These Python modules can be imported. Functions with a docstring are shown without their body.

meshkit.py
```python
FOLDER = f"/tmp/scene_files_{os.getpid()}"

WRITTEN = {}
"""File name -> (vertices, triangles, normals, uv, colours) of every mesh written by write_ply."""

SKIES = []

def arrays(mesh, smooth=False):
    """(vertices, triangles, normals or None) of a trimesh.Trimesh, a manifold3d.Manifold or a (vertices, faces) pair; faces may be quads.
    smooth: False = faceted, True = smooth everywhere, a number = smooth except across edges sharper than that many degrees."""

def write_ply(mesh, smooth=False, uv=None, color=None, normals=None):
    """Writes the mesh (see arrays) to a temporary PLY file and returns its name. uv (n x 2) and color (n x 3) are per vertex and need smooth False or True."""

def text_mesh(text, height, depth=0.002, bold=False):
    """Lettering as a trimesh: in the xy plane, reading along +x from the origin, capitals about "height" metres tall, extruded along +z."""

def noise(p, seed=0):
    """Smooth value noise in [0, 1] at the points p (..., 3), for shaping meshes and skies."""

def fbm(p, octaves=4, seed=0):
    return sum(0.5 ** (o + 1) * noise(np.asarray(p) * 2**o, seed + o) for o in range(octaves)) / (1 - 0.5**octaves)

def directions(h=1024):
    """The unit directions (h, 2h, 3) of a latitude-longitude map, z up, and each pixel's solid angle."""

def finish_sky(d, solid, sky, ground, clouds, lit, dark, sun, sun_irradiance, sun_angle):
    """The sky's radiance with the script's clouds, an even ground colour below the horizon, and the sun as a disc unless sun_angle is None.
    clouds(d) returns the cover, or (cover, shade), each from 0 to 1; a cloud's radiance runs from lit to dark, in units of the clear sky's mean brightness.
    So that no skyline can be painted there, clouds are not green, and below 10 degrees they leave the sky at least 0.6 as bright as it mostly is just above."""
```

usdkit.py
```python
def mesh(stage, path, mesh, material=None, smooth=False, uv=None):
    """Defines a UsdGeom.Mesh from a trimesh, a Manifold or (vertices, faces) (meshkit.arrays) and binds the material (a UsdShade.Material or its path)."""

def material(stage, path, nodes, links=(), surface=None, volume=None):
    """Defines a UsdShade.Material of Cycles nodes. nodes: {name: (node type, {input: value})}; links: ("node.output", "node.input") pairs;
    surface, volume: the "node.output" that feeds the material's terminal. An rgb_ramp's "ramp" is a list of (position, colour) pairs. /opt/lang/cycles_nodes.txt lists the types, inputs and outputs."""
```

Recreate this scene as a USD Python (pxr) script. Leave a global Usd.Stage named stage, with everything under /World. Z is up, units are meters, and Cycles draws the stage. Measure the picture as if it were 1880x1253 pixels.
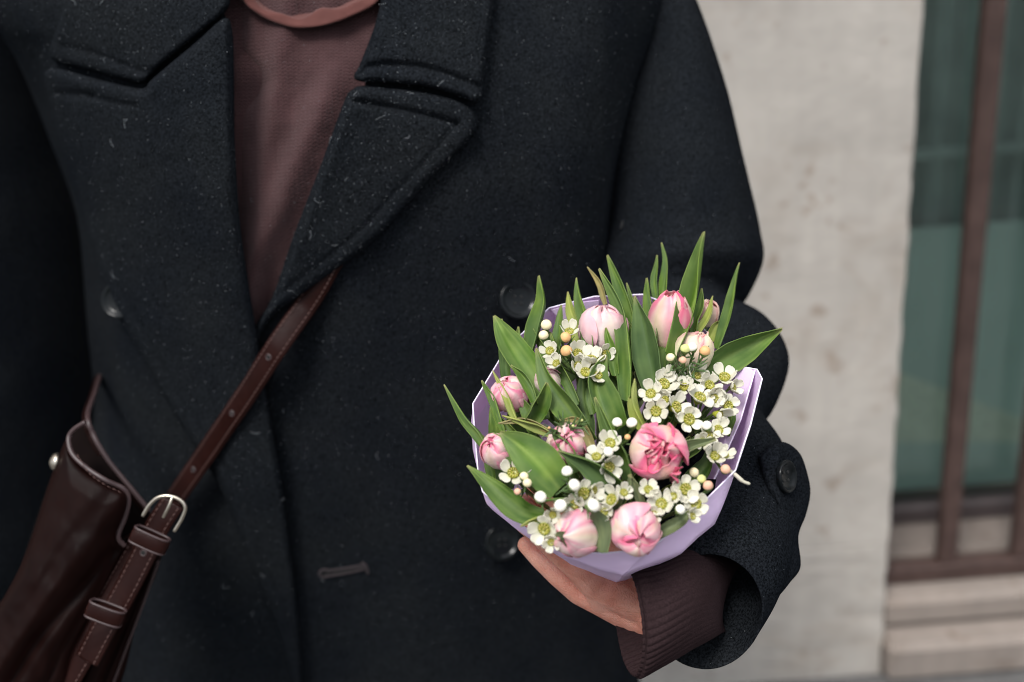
import math, random
import numpy as np
import trimesh, shapely, manifold3d
from shapely.geometry import Polygon, LineString
from scipy.spatial import Delaunay
import usdkit, meshkit
from pxr import Usd, UsdGeom, UsdLux, UsdShade, Gf, Sdf, Vt

random.seed(7)
RNG = np.random.default_rng(7)
T_ = Sdf.ValueTypeNames
stage = Usd.Stage.CreateInMemory()
UsdGeom.SetStageUpAxis(stage, 'Z')
UsdGeom.Xform.Define(stage, '/World')

# ------------------------------------------------------------------ camera
EYE = np.array([0.0, 0.0, 1.45])
TILT, ROLL = math.radians(20.0), math.radians(4.5)
_f = np.array([0, math.cos(TILT), -math.sin(TILT)])
_u = np.array([0, math.sin(TILT), math.cos(TILT)])
_r = np.array([1.0, 0, 0])
R = math.cos(ROLL) * _r - math.sin(ROLL) * _u
U = math.sin(ROLL) * _r + math.cos(ROLL) * _u
cam = UsdGeom.Camera.Define(stage, '/World/camera')
cam.AddTransformOp().Set(Gf.Matrix4d(*R, 0, *U, 0, *(-_f), 0, *EYE, 1))
cam.CreateFocalLengthAttr(35.0)
cam.CreateHorizontalApertureAttr(36.0)
cam.CreateVerticalApertureAttr(24.0)
cam.CreateFStopAttr(3.4)
cam.CreateFocusDistanceAttr(0.648)
cam.CreateClippingRangeAttr(Gf.Vec2f(0.05, 2000))
cam.CreateExposureAttr(1.2)
F = 1880 * 35 / 36.0

# ------------------------------------------------------------------ sky and sun (overcast)
SUN_EL, SUN_ROT = math.radians(56), math.radians(208)
dome = UsdLux.DomeLight.Define(stage, '/World/sky')
sky = usdkit.material(stage, '/World/Looks/overcast_sky', {
    's': ('sky_texture', {'sky_type': 'single_scattering', 'sun_disc': False, 'sun_elevation': SUN_EL, 'sun_rotation': SUN_ROT}),
    'g': ('geometry', {}),
    'n': ('noise_texture', {'scale': 2.5, 'detail': 5.0}),
    'r': ('rgb_ramp', {'ramp': [(0.3, (6.6, 6.9, 7.3)), (0.7, (9.0, 9.15, 9.3))]}),
    'sx': ('separate_xyz', {}), 'zr': ('rgb_ramp', {'ramp': [(0.0, (0.14,) * 3), (0.52, (0.16,) * 3), (0.75, (0.5,) * 3), (1.0, (1.3,) * 3)]}),
    'zm': ('math', {'math_type': 'multiply_add', 'value2': 0.5, 'value3': 0.5}),
    'mu': ('mix_color', {'blend_type': 'multiply', 'fac': 1.0, 'use_clamp': False, 'use_clamp_result': False}),
    'm': ('mix_color', {'fac': 0.82, 'use_clamp': False, 'use_clamp_result': False}),
    'b': ('background_shader', {'strength': 0.12})},
    [('g.position', 'n.vector'), ('g.position', 'sx.vector'), ('sx.z', 'zm.value1'), ('zm.value', 'zr.fac'), ('zr.color', 'mu.b'), ('n.fac', 'r.fac'), ('s.color', 'm.a'), ('r.color', 'mu.a'), ('mu.result', 'm.b'), ('m.result', 'b.color')], surface='b.background')
UsdShade.MaterialBindingAPI.Apply(dome.GetPrim()).Bind(sky)
sun = UsdLux.DistantLight.Define(stage, '/World/sun')
sun.CreateNormalizeAttr(True)
sun.CreateIntensityAttr(0.4)
sun.CreateAngleAttr(18.0)
sun.CreateColorAttr(Gf.Vec3f(1.0, 0.97, 0.93))
_s = np.array([math.sin(SUN_ROT) * math.cos(SUN_EL), math.cos(SUN_ROT) * math.cos(SUN_EL), math.sin(SUN_EL)])
_x = np.cross([0, 0, 1], _s); _x /= np.linalg.norm(_x)
_y = np.cross(_s, _x)
sun.AddTransformOp().Set(Gf.Matrix4d(*_x, 0, *_y, 0, *_s, 0, 0, 0, 10, 1))

# ------------------------------------------------------------------ helpers
def C(px, py, d):
    """photo pixel (1880 wide) and depth along the view axis -> world point"""
    px, py, d = np.broadcast_arrays(np.asarray(px, float), np.asarray(py, float), np.asarray(d, float))
    x, y = (px - 940) / F * d, (626.5 - py) / F * d
    return EYE + x[..., None] * R + y[..., None] * U + d[..., None] * _f

def CV(v):
    """camera-frame vector (right, up, towards camera) -> world"""
    v = np.asarray(v, float)
    return v[0] * R + v[1] * U - v[2] * _f

def at_y(px, py, Y):
    dr = (px - 940) / F * R + (626.5 - py) / F * U + _f
    return EYE + dr * (Y / dr[1])

def at_z(px, py, z):
    dr = (px - 940) / F * R + (626.5 - py) / F * U + _f
    return EYE + dr * ((z - EYE[2]) / dr[2])

def unit(v):
    v = np.asarray(v, float)
    return v / np.maximum(np.linalg.norm(v, axis=-1, keepdims=True), 1e-12)

def crom(P, n):
    """Catmull-Rom resample of rows of P, n per span"""
    P = np.asarray(P, float)
    Q = np.vstack([2 * P[0] - P[1], P, 2 * P[-1] - P[-2]])
    out = []
    for i in range(len(P) - 1):
        a, b, c, d = Q[i:i + 4]
        t = np.linspace(0, 1, n, endpoint=False)[:, None]
        out.append(0.5 * (2 * b + (c - a) * t + (2 * a - 5 * b + 4 * c - d) * t**2 + (3 * b - a - 3 * c + d) * t**3))
    out.append(P[-1:])
    return np.vstack(out)

def grid_faces(n, m, wrap=False):
    k = m if wrap else m - 1
    i, j = np.meshgrid(np.arange(n - 1), np.arange(k), indexing='ij')
    a = i * m + j; b = i * m + (j + 1) % m; c = (i + 1) * m + (j + 1) % m; d = (i + 1) * m + j
    return np.vstack([np.stack([a, b, c], -1).reshape(-1, 3), np.stack([a, c, d], -1).reshape(-1, 3)])

def tube(P, rad, sides=8, caps=True):
    P = np.asarray(P, float); n = len(P)
    rad = np.broadcast_to(np.asarray(rad, float), n)
    tg = unit(np.gradient(P, axis=0))
    nrm = np.cross(tg[0], [0.3, 0.5, 0.8]); nrm = unit(nrm)
    V = []
    for i in range(n):
        nrm = unit(nrm - tg[i] * (nrm @ tg[i])); bi = np.cross(tg[i], nrm)
        a = np.linspace(0, 2 * np.pi, sides, endpoint=False)
        V.append(P[i] + rad[i] * (np.cos(a)[:, None] * nrm + np.sin(a)[:, None] * bi))
    V = np.vstack(V); Fc = grid_faces(n, sides, True)
    if caps:
        c0, c1 = len(V), len(V) + 1
        V = np.vstack([V, P[0], P[-1]])
        j = np.arange(sides); k = (j + 1) % sides
        Fc = np.vstack([Fc, np.stack([np.full(sides, c0), k, j], -1), np.stack([np.full(sides, c1), (n - 1) * sides + j, (n - 1) * sides + k], -1)])
    return V, Fc

def join(parts):
    V, Fs, n = [], [], 0
    for v, f in parts:
        V.append(v); Fs.append(np.asarray(f) + n); n += len(v)
    return np.vstack(V), np.vstack(Fs)

def lathe(prof, sides=24):
    """prof rows (r, h): revolve about local z"""
    prof = np.asarray(prof, float)
    a = np.linspace(0, 2 * np.pi, sides, endpoint=False)
    V = np.stack([prof[:, None, 0] * np.cos(a), prof[:, None, 0] * np.sin(a), np.repeat(prof[:, 1:2], sides, 1)], -1).reshape(-1, 3)
    return V, grid_faces(len(prof), sides, True)

def frame(z, up=(0.1, 0.2, 1)):
    z = unit(z); x = np.cross(up, z)
    if np.linalg.norm(x) < 1e-3: x = np.cross([1, 0, 0], z)
    x = unit(x)
    return np.stack([x, np.cross(z, x), z], 0)     # rows: local axes

def place(vf, pos, M):
    return np.asarray(vf[0]) @ M + pos, vf[1]

def box(x0, x1, y0, y1, z0, z1, ch=0.006):
    """chamfered box"""
    s = []
    for (a, b, c) in [(ch, 0, 0), (0, ch, 0), (0, 0, ch)]:
        pass
    pts = []
    for i in (0, 1):
        for j in (0, 1):
            for k in (0, 1):
                X = (x0, x1)[i]; Y = (y0, y1)[j]; Z = (z0, z1)[k]
                sx, sy, sz = (ch, -ch)[i], (ch, -ch)[j], (ch, -ch)[k]
                pts += [(X, Y + sy, Z + sz), (X + sx, Y, Z + sz), (X + sx, Y + sy, Z)]
    h = trimesh.convex.convex_hull(np.array(pts))
    return np.array(h.vertices), np.array(h.faces)

_used = {}
def numbered(path):
    if path not in _used:
        _used[path] = 0
        return path
    _used[path] += 1
    return f'{path}_{_used[path]:03d}'

def obj(name, vf, m, parent=None, smooth=True, col=None):
    path = numbered((str(parent.GetPath()) if parent else '/World') + '/' + name)
    if col is not None:
        g = usdkit.mesh(stage, path, vf, m, smooth=True)
        UsdGeom.PrimvarsAPI(g).CreatePrimvar('tint', T_.Color3fArray, 'vertex').Set(Vt.Vec3fArray.FromNumpy(np.asarray(col, np.float32)))
    else:
        g = usdkit.mesh(stage, path, vf, m, smooth=smooth)
    return g.GetPrim()

def tag(p, label=None, cat=None, group=None, kind=None):
    for k, v in (('label', label), ('category', cat), ('group', group), ('kind', kind)):
        if v: p.SetCustomDataByKey(k, v)
    return p

def thing(name, label, cat, group=None, loc=None):
    x = UsdGeom.Xform.Define(stage, numbered('/World/' + name))
    return tag(x.GetPrim(), label, cat, group)

# ------------------------------------------------------------------ materials
def mat(name, nodes, links, surface='p.BSDF'):
    return usdkit.material(stage, '/World/Looks/' + name, nodes, links, surface=surface)

def simple(name, col, rough=0.6, metal=0.0, spec=0.5, var=0.15, scale=60, bump=0.0, bscale=200, bdist=0.001, **extra):
    c = np.array(col)
    nodes = {'g': ('geometry', {}), 'n': ('noise_texture', {'scale': scale, 'detail': 4.0}),
             'r': ('rgb_ramp', {'ramp': [(0.25, tuple(c * (1 - var))), (0.75, tuple(c * (1 + var)))]}),
             'p': ('principled_bsdf', {'roughness': rough, 'metallic': metal, 'specular_ior_level': spec, **extra})}
    links = [('g.position', 'n.vector'), ('n.fac', 'r.fac'), ('r.color', 'p.base_color')]
    if bump:
        nodes['n2'] = ('noise_texture', {'scale': bscale, 'detail': 3.0})
        nodes['b'] = ('bump', {'strength': bump, 'distance': bdist})
        links += [('g.position', 'n2.vector'), ('n2.fac', 'b.height'), ('b.normal', 'p.normal')]
    return mat(name, nodes, links)

def wool(name, c0, c1, sheen=0.25):
    return mat(name, {
        'g': ('geometry', {}),
        'n': ('noise_texture', {'scale': 640.0, 'detail': 4.0, 'roughness': 0.75}),
        'mp': ('mapping', {'scale': (1, 1, 2.5)}),
        'n2': ('noise_texture', {'scale': 350.0, 'detail': 4.0, 'roughness': 0.65, 'distortion': 0.8}),
        'n3': ('noise_texture', {'scale': 14.0, 'detail': 3.0}),
        'r': ('rgb_ramp', {'ramp': [(0.40, c0), (0.60, c1)]}),
        'mx': ('mix_color', {'blend_type': 'multiply', 'fac': 1.0}),
        'r3': ('rgb_ramp', {'ramp': [(0.3, (0.8, 0.82, 0.88)), (0.7, (1.1, 1.08, 1.05))]}),
        'a': ('math', {'math_type': 'add'}),
        'b': ('bump', {'strength': 0.35, 'distance': 0.0012}),
        'p': ('principled_bsdf', {'roughness': 0.95, 'specular_ior_level': 0.0, 'sheen_weight': sheen, 'sheen_roughness': 0.4, 'sheen_tint': (0.75, 0.85, 1.0)})},
        [('g.position', 'mp.vector'), ('mp.vector', 'n2.vector'), ('g.position', 'n.vector'), ('g.position', 'n3.vector'),
         ('n.fac', 'r.fac'), ('n3.fac', 'r3.fac'), ('r.color', 'mx.a'), ('r3.color', 'mx.b'), ('mx.result', 'p.base_color'),
         ('n.fac', 'a.value1'), ('n2.fac', 'a.value2'), ('a.value', 'b.height'), ('b.normal', 'p.normal')])

COAT = wool('black_wool', (0.0037, 0.0042, 0.0049), (0.0154, 0.0176, 0.0205), sheen=0.0)
COAT_IN = simple('coat_lining', (0.004, 0.004, 0.005), rough=0.8)

def knit(name, c, col_dir, sx, sz, strength=0.8):
    """stockinette: columns of small v stitches. col_dir rows: axes across and along the columns in world"""
    return mat(name, {
        'g': ('geometry', {}),
        'da': ('vector_math', {'math_type': 'dot_product', 'vector2': tuple(np.array(col_dir[0]) * sx)}),
        'db': ('vector_math', {'math_type': 'dot_product', 'vector2': tuple(np.array(col_dir[1]) * sz)}),
        'pp': ('math', {'math_type': 'pingpong', 'value2': 1.0}),
        'ad': ('math', {'math_type': 'multiply_add', 'value2': 0.9}),
        'fr': ('math', {'math_type': 'pingpong', 'value2': 0.5}),
        'pw': ('math', {'math_type': 'power', 'value2': 0.5}),
        'mm': ('math', {'math_type': 'multiply'}),
        'c1': ('math', {'math_type': 'pingpong', 'value2': 0.5}),
        'n': ('noise_texture', {'scale': 1100.0, 'detail': 3.0}),
        'n3': ('noise_texture', {'scale': 25.0, 'detail': 3.0}),
        'nz': ('math', {'math_type': 'multiply_add', 'value2': 0.75}),
        'm2': ('math', {'math_type': 'multiply', 'value2': 2.6}),
        'rc': ('rgb_ramp', {'ramp': [(0.15, tuple(np.array(c) * 0.30)), (0.55, tuple(np.array(c) * 1.0)), (1.0, tuple(np.array(c) * 1.3))]}),
        'mx': ('mix_color', {'blend_type': 'multiply', 'fac': 1.0}),
        'r3': ('rgb_ramp', {'ramp': [(0.3, (0.8, 0.8, 0.8)), (0.7, (1.15, 1.12, 1.12))]}),
        'b': ('bump', {'strength': strength, 'distance': 0.0012}),
        'p': ('principled_bsdf', {'roughness': 0.95, 'specular_ior_level': 0.15, 'sheen_weight': 0.12, 'sheen_roughness': 0.5, 'sheen_tint': (1.0, 0.8, 0.8)})},
        [('g.position', 'da.vector1'), ('g.position', 'db.vector1'), ('da.value', 'pp.value1'),
         ('pp.value', 'ad.value1'), ('db.value', 'ad.value3'), ('ad.value', 'fr.value1'), ('da.value', 'c1.value1'),
         ('fr.value', 'mm.value1'), ('c1.value', 'pw.value1'), ('pw.value', 'mm.value2'),
         ('g.position', 'n.vector'), ('g.position', 'n3.vector'), ('n.fac', 'nz.value1'), ('mm.value', 'm2.value1'), ('m2.value', 'nz.value3'),
         ('nz.value', 'rc.fac'), ('n3.fac', 'r3.fac'), ('rc.color', 'mx.a'), ('r3.color', 'mx.b'), ('mx.result', 'p.base_color'),
         ('nz.value', 'b.height'), ('b.normal', 'p.normal')])

SWEATER = knit('brown_knit', (0.058, 0.0275, 0.0285), (R, U), 500.0, 360.0, 1.0)
CUFF = simple('brown_rib_knit', (0.024, 0.0145, 0.0155), rough=0.95, spec=0.02, var=0.35, scale=900, bump=0.4, bscale=1100, bdist=0.001)
COWL = simple('brown_fine_knit', (0.095, 0.036, 0.031), rough=0.95, spec=0.15, var=0.2, scale=40, bump=0.35, bscale=1200, sheen_weight=0.1)
SKIN = mat('skin', {
    'g': ('geometry', {}), 'n': ('noise_texture', {'scale': 45.0, 'detail': 4.0}),
    'r': ('rgb_ramp', {'ramp': [(0.3, (0.48, 0.165, 0.11)), (0.7, (0.64, 0.32, 0.24))]}),
    'v': ('voronoi_texture', {'scale': 900.0}), 'n2': ('noise_texture', {'scale': 160.0, 'detail': 6.0, 'roughness': 0.65, 'distortion': 1.0}),
    'a': ('math', {'math_type': 'add'}), 'b': ('bump', {'strength': 0.5, 'distance': 0.001}),
    'p': ('principled_bsdf', {'roughness': 0.45, 'specular_ior_level': 0.35, 'subsurface_weight': 0.25, 'subsurface_scale': 0.004, 'subsurface_radius': (1.0, 0.35, 0.2)})},
    [('g.position', 'n.vector'), ('n.fac', 'r.fac'), ('r.color', 'p.base_color'), ('g.position', 'v.vector'), ('g.position', 'n2.vector'),
     ('v.distance', 'a.value1'), ('n2.fac', 'a.value2'), ('a.value', 'b.height'), ('b.normal', 'p.normal')])
def leather_mat(name, c, rough=0.38, bs=0.5, spec=0.10):
    c = np.array(c)
    return mat(name, {
        'g': ('geometry', {}), 'n': ('noise_texture', {'scale': 18.0, 'detail': 5.0, 'distortion': 1.2}),
        'r': ('rgb_ramp', {'ramp': [(0.3, tuple(c * 0.7)), (0.55, tuple(c)), (0.8, tuple(c * 1.5))]}),
        'v': ('voronoi_texture', {'scale': 1500.0}), 'n2': ('noise_texture', {'scale': 60.0, 'detail': 5.0, 'distortion': 1.5}),
        'a': ('math', {'math_type': 'add'}), 'b': ('bump', {'strength': bs, 'distance': 0.0008}),
        'rr': ('rgb_ramp', {'ramp': [(0.3, (rough - 0.1,) * 3), (0.7, (rough + 0.15,) * 3)]}),
        'p': ('principled_bsdf', {'specular_ior_level': spec})},
        [('g.position', 'n.vector'), ('n.fac', 'r.fac'), ('r.color', 'p.base_color'), ('g.position', 'v.vector'), ('g.position', 'n2.vector'),
         ('n.fac', 'rr.fac'), ('rr.color', 'p.roughness'),
         ('v.distance', 'a.value1'), ('n2.fac', 'a.value2'), ('a.value', 'b.height'), ('b.normal', 'p.normal')])
LEATHER = leather_mat('brown_leather', (0.0065, 0.0021, 0.0017), 0.42, 0.22, 0.055)
STRAP = leather_mat('strap_leather', (0.014, 0.0042, 0.0033), 0.28, 0.2)
BAGIN = simple('bag_lining', (0.004, 0.0022, 0.002), rough=0.9, spec=0.05)
EDGE = simple('leather_edge_paint', (0.036, 0.020, 0.020), rough=0.45)
THREAD = simple('stitch_thread', (0.075, 0.036, 0.030), rough=0.8)
GOLD = simple('pale_gold_metal', (0.50, 0.44, 0.36), rough=0.3, metal=1.0, var=0.05)
BUTTON = simple('black_horn', (0.004, 0.005, 0.0055), rough=0.2, spec=0.18, var=0.4, scale=120)
HOLE = simple('shadowed_hole', (0.004, 0.004, 0.004), rough=0.9)
DARKTHREAD = simple('buttonhole_thread', (0.020, 0.014, 0.016), rough=0.9)
LINT = simple('pale_lint', (0.36, 0.38, 0.40), rough=0.7)

def tinted(name, rough=0.5, trans=0.35, spec=0.4, bump=0.25, bscale=500.0, mult=1.0, **ex):
    """vertex tint of the plant itself, with translucency"""
    return mat(name, {
        'a': ('attribute', {'attribute': 'tint'}), 'g': ('geometry', {}),
        'n': ('noise_texture', {'scale': bscale, 'detail': 3.0}),
        'n3': ('noise_texture', {'scale': 70.0, 'detail': 4.0}),
        'r3': ('rgb_ramp', {'ramp': [(0.3, (0.86, 0.86, 0.84)), (0.7, (1.08, 1.08, 1.06))]}),
        'mx': ('mix_color', {'blend_type': 'multiply', 'fac': 1.0, 'use_clamp': False}),
        'b': ('bump', {'strength': bump, 'distance': 0.0006}),
        'p': ('principled_bsdf', {'roughness': rough, 'specular_ior_level': spec, **ex}),
        't': ('translucent_bsdf', {}), 'm': ('mix_closure', {'fac': trans})},
        [('g.position', 'n.vector'), ('g.position', 'n3.vector'), ('n3.fac', 'r3.fac'), ('a.color', 'mx.a'), ('r3.color', 'mx.b'),
         ('mx.result', 'p.base_color'), ('mx.result', 't.color'), ('n.fac', 'b.height'), ('b.normal', 'p.normal'), ('p.BSDF', 'm.closure1'), ('t.BSDF', 'm.closure2')], surface='m.closure')
PETAL = tinted('tulip_petal', 0.5, 0.3, 0.3)
LEAF = tinted('tulip_leaf', 0.48, 0.28, 0.16)
WAX = tinted('wax_petal', 0.4, 0.3, 0.4)
GREENERY = simple('green_stem', (0.10, 0.16, 0.035), rough=0.6, var=0.3, scale=100)
NEEDLE = simple('needle_green', (0.07, 0.12, 0.035), rough=0.55, var=0.3, scale=100)
CUPM = simple('flower_cup_green', (0.27, 0.28, 0.03), rough=0.35, var=0.3, scale=300)
STAMEN = simple('stamen_cream', (0.50, 0.42, 0.12), rough=0.6)
PAPER = mat('lilac_paper', {
    'g': ('geometry', {}), 'n': ('noise_texture', {'scale': 30.0, 'detail': 5.0}),
    'n2': ('noise_texture', {'scale': 55.0, 'detail': 7.0, 'roughness': 0.6}), 'b': ('bump', {'strength': 0.35, 'distance': 0.002}),
    'r': ('rgb_ramp', {'ramp': [(0.3, (0.80, 0.63, 0.85)), (0.7, (0.87, 0.70, 0.90))]}),
    'p': ('principled_bsdf', {'roughness': 0.6, 'specular_ior_level': 0.3}), 't': ('translucent_bsdf', {}), 'm': ('mix_closure', {'fac': 0.3})},
    [('g.position', 'n.vector'), ('n.fac', 'r.fac'), ('r.color', 'p.base_color'), ('r.color', 't.color'), ('g.position', 'n2.vector'), ('n2.fac', 'b.height'), ('b.normal', 'p.normal'),
     ('p.BSDF', 'm.closure1'), ('t.BSDF', 'm.closure2')], surface='m.closure')
PAPER_EDGE = simple('paper_edge', (0.78, 0.70, 0.86), rough=0.6, var=0.03)

def stone_mat(name, c, bscale=40, bdist=0.004):
    c = np.array(c)
    return mat(name, {
        'g': ('geometry', {}), 'n': ('noise_texture', {'scale': 3.0, 'detail': 6.0, 'roughness': 0.65}),
        'n2': ('noise_texture', {'scale': float(bscale), 'detail': 6.0, 'roughness': 0.7}),
        'r': ('rgb_ramp', {'ramp': [(0.25, tuple(c * 0.82)), (0.5, tuple(c)), (0.75, tuple(c * 1.12))]}),
        'v': ('noise_texture', {'scale': 9.0, 'detail': 5.0, 'distortion': 0.6}),
        'rv': ('rgb_ramp', {'ramp': [(0.56, (1, 1, 1)), (0.74, (0.70, 0.62, 0.55))]}),
        'mp': ('mapping', {'scale': (30.0, 30.0, 4.0)}), 'st': ('noise_texture', {'scale': 1.0, 'detail': 5.0}), 'rs': ('rgb_ramp', {'ramp': [(0.3, (0.93, 0.93, 0.93)), (0.7, (1.05, 1.05, 1.05))]}),
        'm3': ('mix_color', {'blend_type': 'multiply', 'fac': 1.0}), 'vs': ('noise_texture', {'scale': 17.0, 'detail': 3.0, 'roughness': 0.6}), 'rp': ('rgb_ramp', {'ramp': [(0.63, (1, 1, 1)), (0.70, (0.66, 0.58, 0.52))]}), 'm4': ('mix_color', {'blend_type': 'multiply', 'fac': 0.7}),
        'mx': ('mix_color', {'blend_type': 'multiply', 'fac': 0.4}),
        'b': ('bump', {'strength': 0.6, 'distance': bdist}),
        'p': ('principled_bsdf', {'roughness': 0.85, 'specular_ior_level': 0.25})},
        [('g.position', 'n.vector'), ('g.position', 'n2.vector'), ('g.position', 'v.vector'), ('n.fac', 'r.fac'), ('v.fac', 'rv.fac'),
         ('r.color', 'mx.a'), ('rv.color', 'mx.b'), ('g.position', 'mp.vector'), ('mp.vector', 'st.vector'), ('st.fac', 'rs.fac'), ('mx.result', 'm3.a'), ('rs.color', 'm3.b'), ('g.position', 'vs.vector'), ('vs.fac', 'rp.fac'), ('m3.result', 'm4.a'), ('rp.color', 'm4.b'), ('m4.result', 'p.base_color'), ('n2.fac', 'b.height'), ('b.normal', 'p.normal')])
STONE = stone_mat('pale_stone', (0.385, 0.352, 0.315))
SILL = stone_mat('brown_stone', (0.225, 0.19, 0.165))
ASPHALT = stone_mat('pavement_grey', (0.10, 0.097, 0.095), 120)
ROAD = stone_mat('road_grey', (0.06, 0.06, 0.06), 120)
RUST = simple('brown_painted_steel', (0.058, 0.036, 0.031), rough=0.6, spec=0.2, var=0.25, scale=30, bump=0.2)
DARKFRAME = simple('dark_window_frame', (0.04, 0.03, 0.03), rough=0.5)
TEAL = simple('teal_blind', (0.60, 0.66, 0.625), rough=0.8, var=0.1, scale=4)
CURTAIN = simple('dark_curtain', (0.44, 0.46, 0.44), rough=0.9, var=0.25, scale=8)
ROOM = simple('dim_room', (0.4, 0.4, 0.4), rough=0.9)
PALE = simple('pale_board', (0.80, 0.77, 0.66), rough=0.8)
GLASS = mat('window_glass', {
    'f': ('fresnel', {'IOR': 1.5}), 't': ('transparent_bsdf', {'color': (0.86, 0.93, 0.90)}), 'g': ('glossy_bsdf', {'roughness': 0.03, 'color': (0.9, 0.9, 0.9)}), 'm': ('mix_closure', {})},
    [('f.fac', 'm.fac'), ('t.BSDF', 'm.closure1'), ('g.BSDF', 'm.closure2')], surface='m.closure')

# ------------------------------------------------------------------ setting: ground and building
def sheet(x0, x1, y0, y1, z):
    return np.array([(x0, y0, z), (x1, y0, z), (x1, y1, z), (x0, y1, z)], float), np.array([[0, 1, 2], [0, 2, 3]])
YW = at_z(1600, 1240, 0.0)[1]                      # plane of the pier's face
tag(obj('road', sheet(-300, 300, -300, 300, -0.12), ROAD, smooth=False), kind='structure')
tag(obj('pavement', box(-60, 60, -1.6, YW + 0.6, -0.13, 0.0, 0.01), ASPHALT, smooth=False), kind='structure')

bld = thing('stone_building', 'pale stone building with a brown barred window behind the person', 'building')
xe = (at_y(1712, 0, YW)[0] + at_y(1608, 1180, YW)[0]) / 2
zj = at_y(1560, 1003, YW)[2]
def course(z0, z1, x0, x1, n):
    w = (x1 - x0) / n
    for i in range(n):
        v, f = box(x0 + i * w + 0.001, x0 + (i + 1) * w - 0.001, YW, YW + 0.5, z0 + 0.0008, z1 - 0.0008, 0.0015)
        m = trimesh.Trimesh(v, f, process=False).subdivide_to_size(0.05)
        v = np.array(m.vertices); 
        v = v + (np.stack([meshkit.fbm(v * 26, 3, k_) for k_ in (3, 4, 5)], -1) - 0.5) * [0.010, 0.006, 0.001]
        obj('stone_block', (v, m.faces), STONE, bld, smooth=30)
W = 2.6
course(0.0, zj, xe - W, xe, 1); course(zj, zj + 1.55, xe - W, xe, 1); course(zj + 1.55, 3.1, xe - W, xe, 1)
XR = xe + 1.55
course(0.0, zj, XR, XR + W, 1); course(zj, zj + 1.55, XR, XR + W, 1); course(zj + 1.55, 3.1, XR, XR + W, 1)
obj('wall', box(xe - 14, xe - W - 0.003, YW, YW + 0.5, 0, 3.1), STONE, bld, smooth=False)
obj('wall', box(XR + W + 0.003, XR + 14, YW, YW + 0.5, 0, 3.1), STONE, bld, smooth=False)
obj('wall', box(xe - 14, XR + 14, YW, YW + 0.5, 3.104, 9.0), STONE, bld, smooth=False)
obj('joint_backing', box(xe - W - 0.1, xe - 0.02, YW + 0.02, YW + 0.48, 0, 3.1), SILL, bld, smooth=False)
# window bay
YG = YW + 0.10                                      # grille plane
z_sill_top = at_y(1700, 1062, YG)[2]; z_rail = at_y(1700, 1046, YG)[2]
obj('sill', box(xe + 0.004, XR - 0.004, YW + 0.03, YW + 0.45, 0.09, z_sill_top, 0.015), SILL, bld, smooth=30)
obj('plinth', box(xe + 0.004, XR - 0.004, YW - 0.03, YW + 0.3, 0.0, 0.088, 0.012), SILL, bld, smooth=30)
gx0, gx1 = at_y(1737, 1010, YG)[0], at_y(1875, 985, YG)[0]
dx = gx1 - gx0
for k in range(-0, 9):
    x = gx0 + k * dx
    if x < XR - 0.05:
        obj('window_bar', box(x - 0.019, x + 0.019, YG - 0.015, YG + 0.015, z_rail + 0.02, 3.0, 0.004), RUST, bld, smooth=30)
obj('window_rail', box(xe + 0.01, XR - 0.01, YG - 0.02, YG + 0.02, z_rail - 0.02, z_rail + 0.02, 0.004), RUST, bld, smooth=30)
YP = YW + 0.30
zb = at_y(1700, 948, YP)[2]; zt = at_y(1700, 918, YP)[2]
win = obj('window', box(xe + 0.004, XR - 0.004, YP - 0.03, YP + 0.03, zb, zt, 0.004), DARKFRAME, bld, smooth=30)
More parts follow.
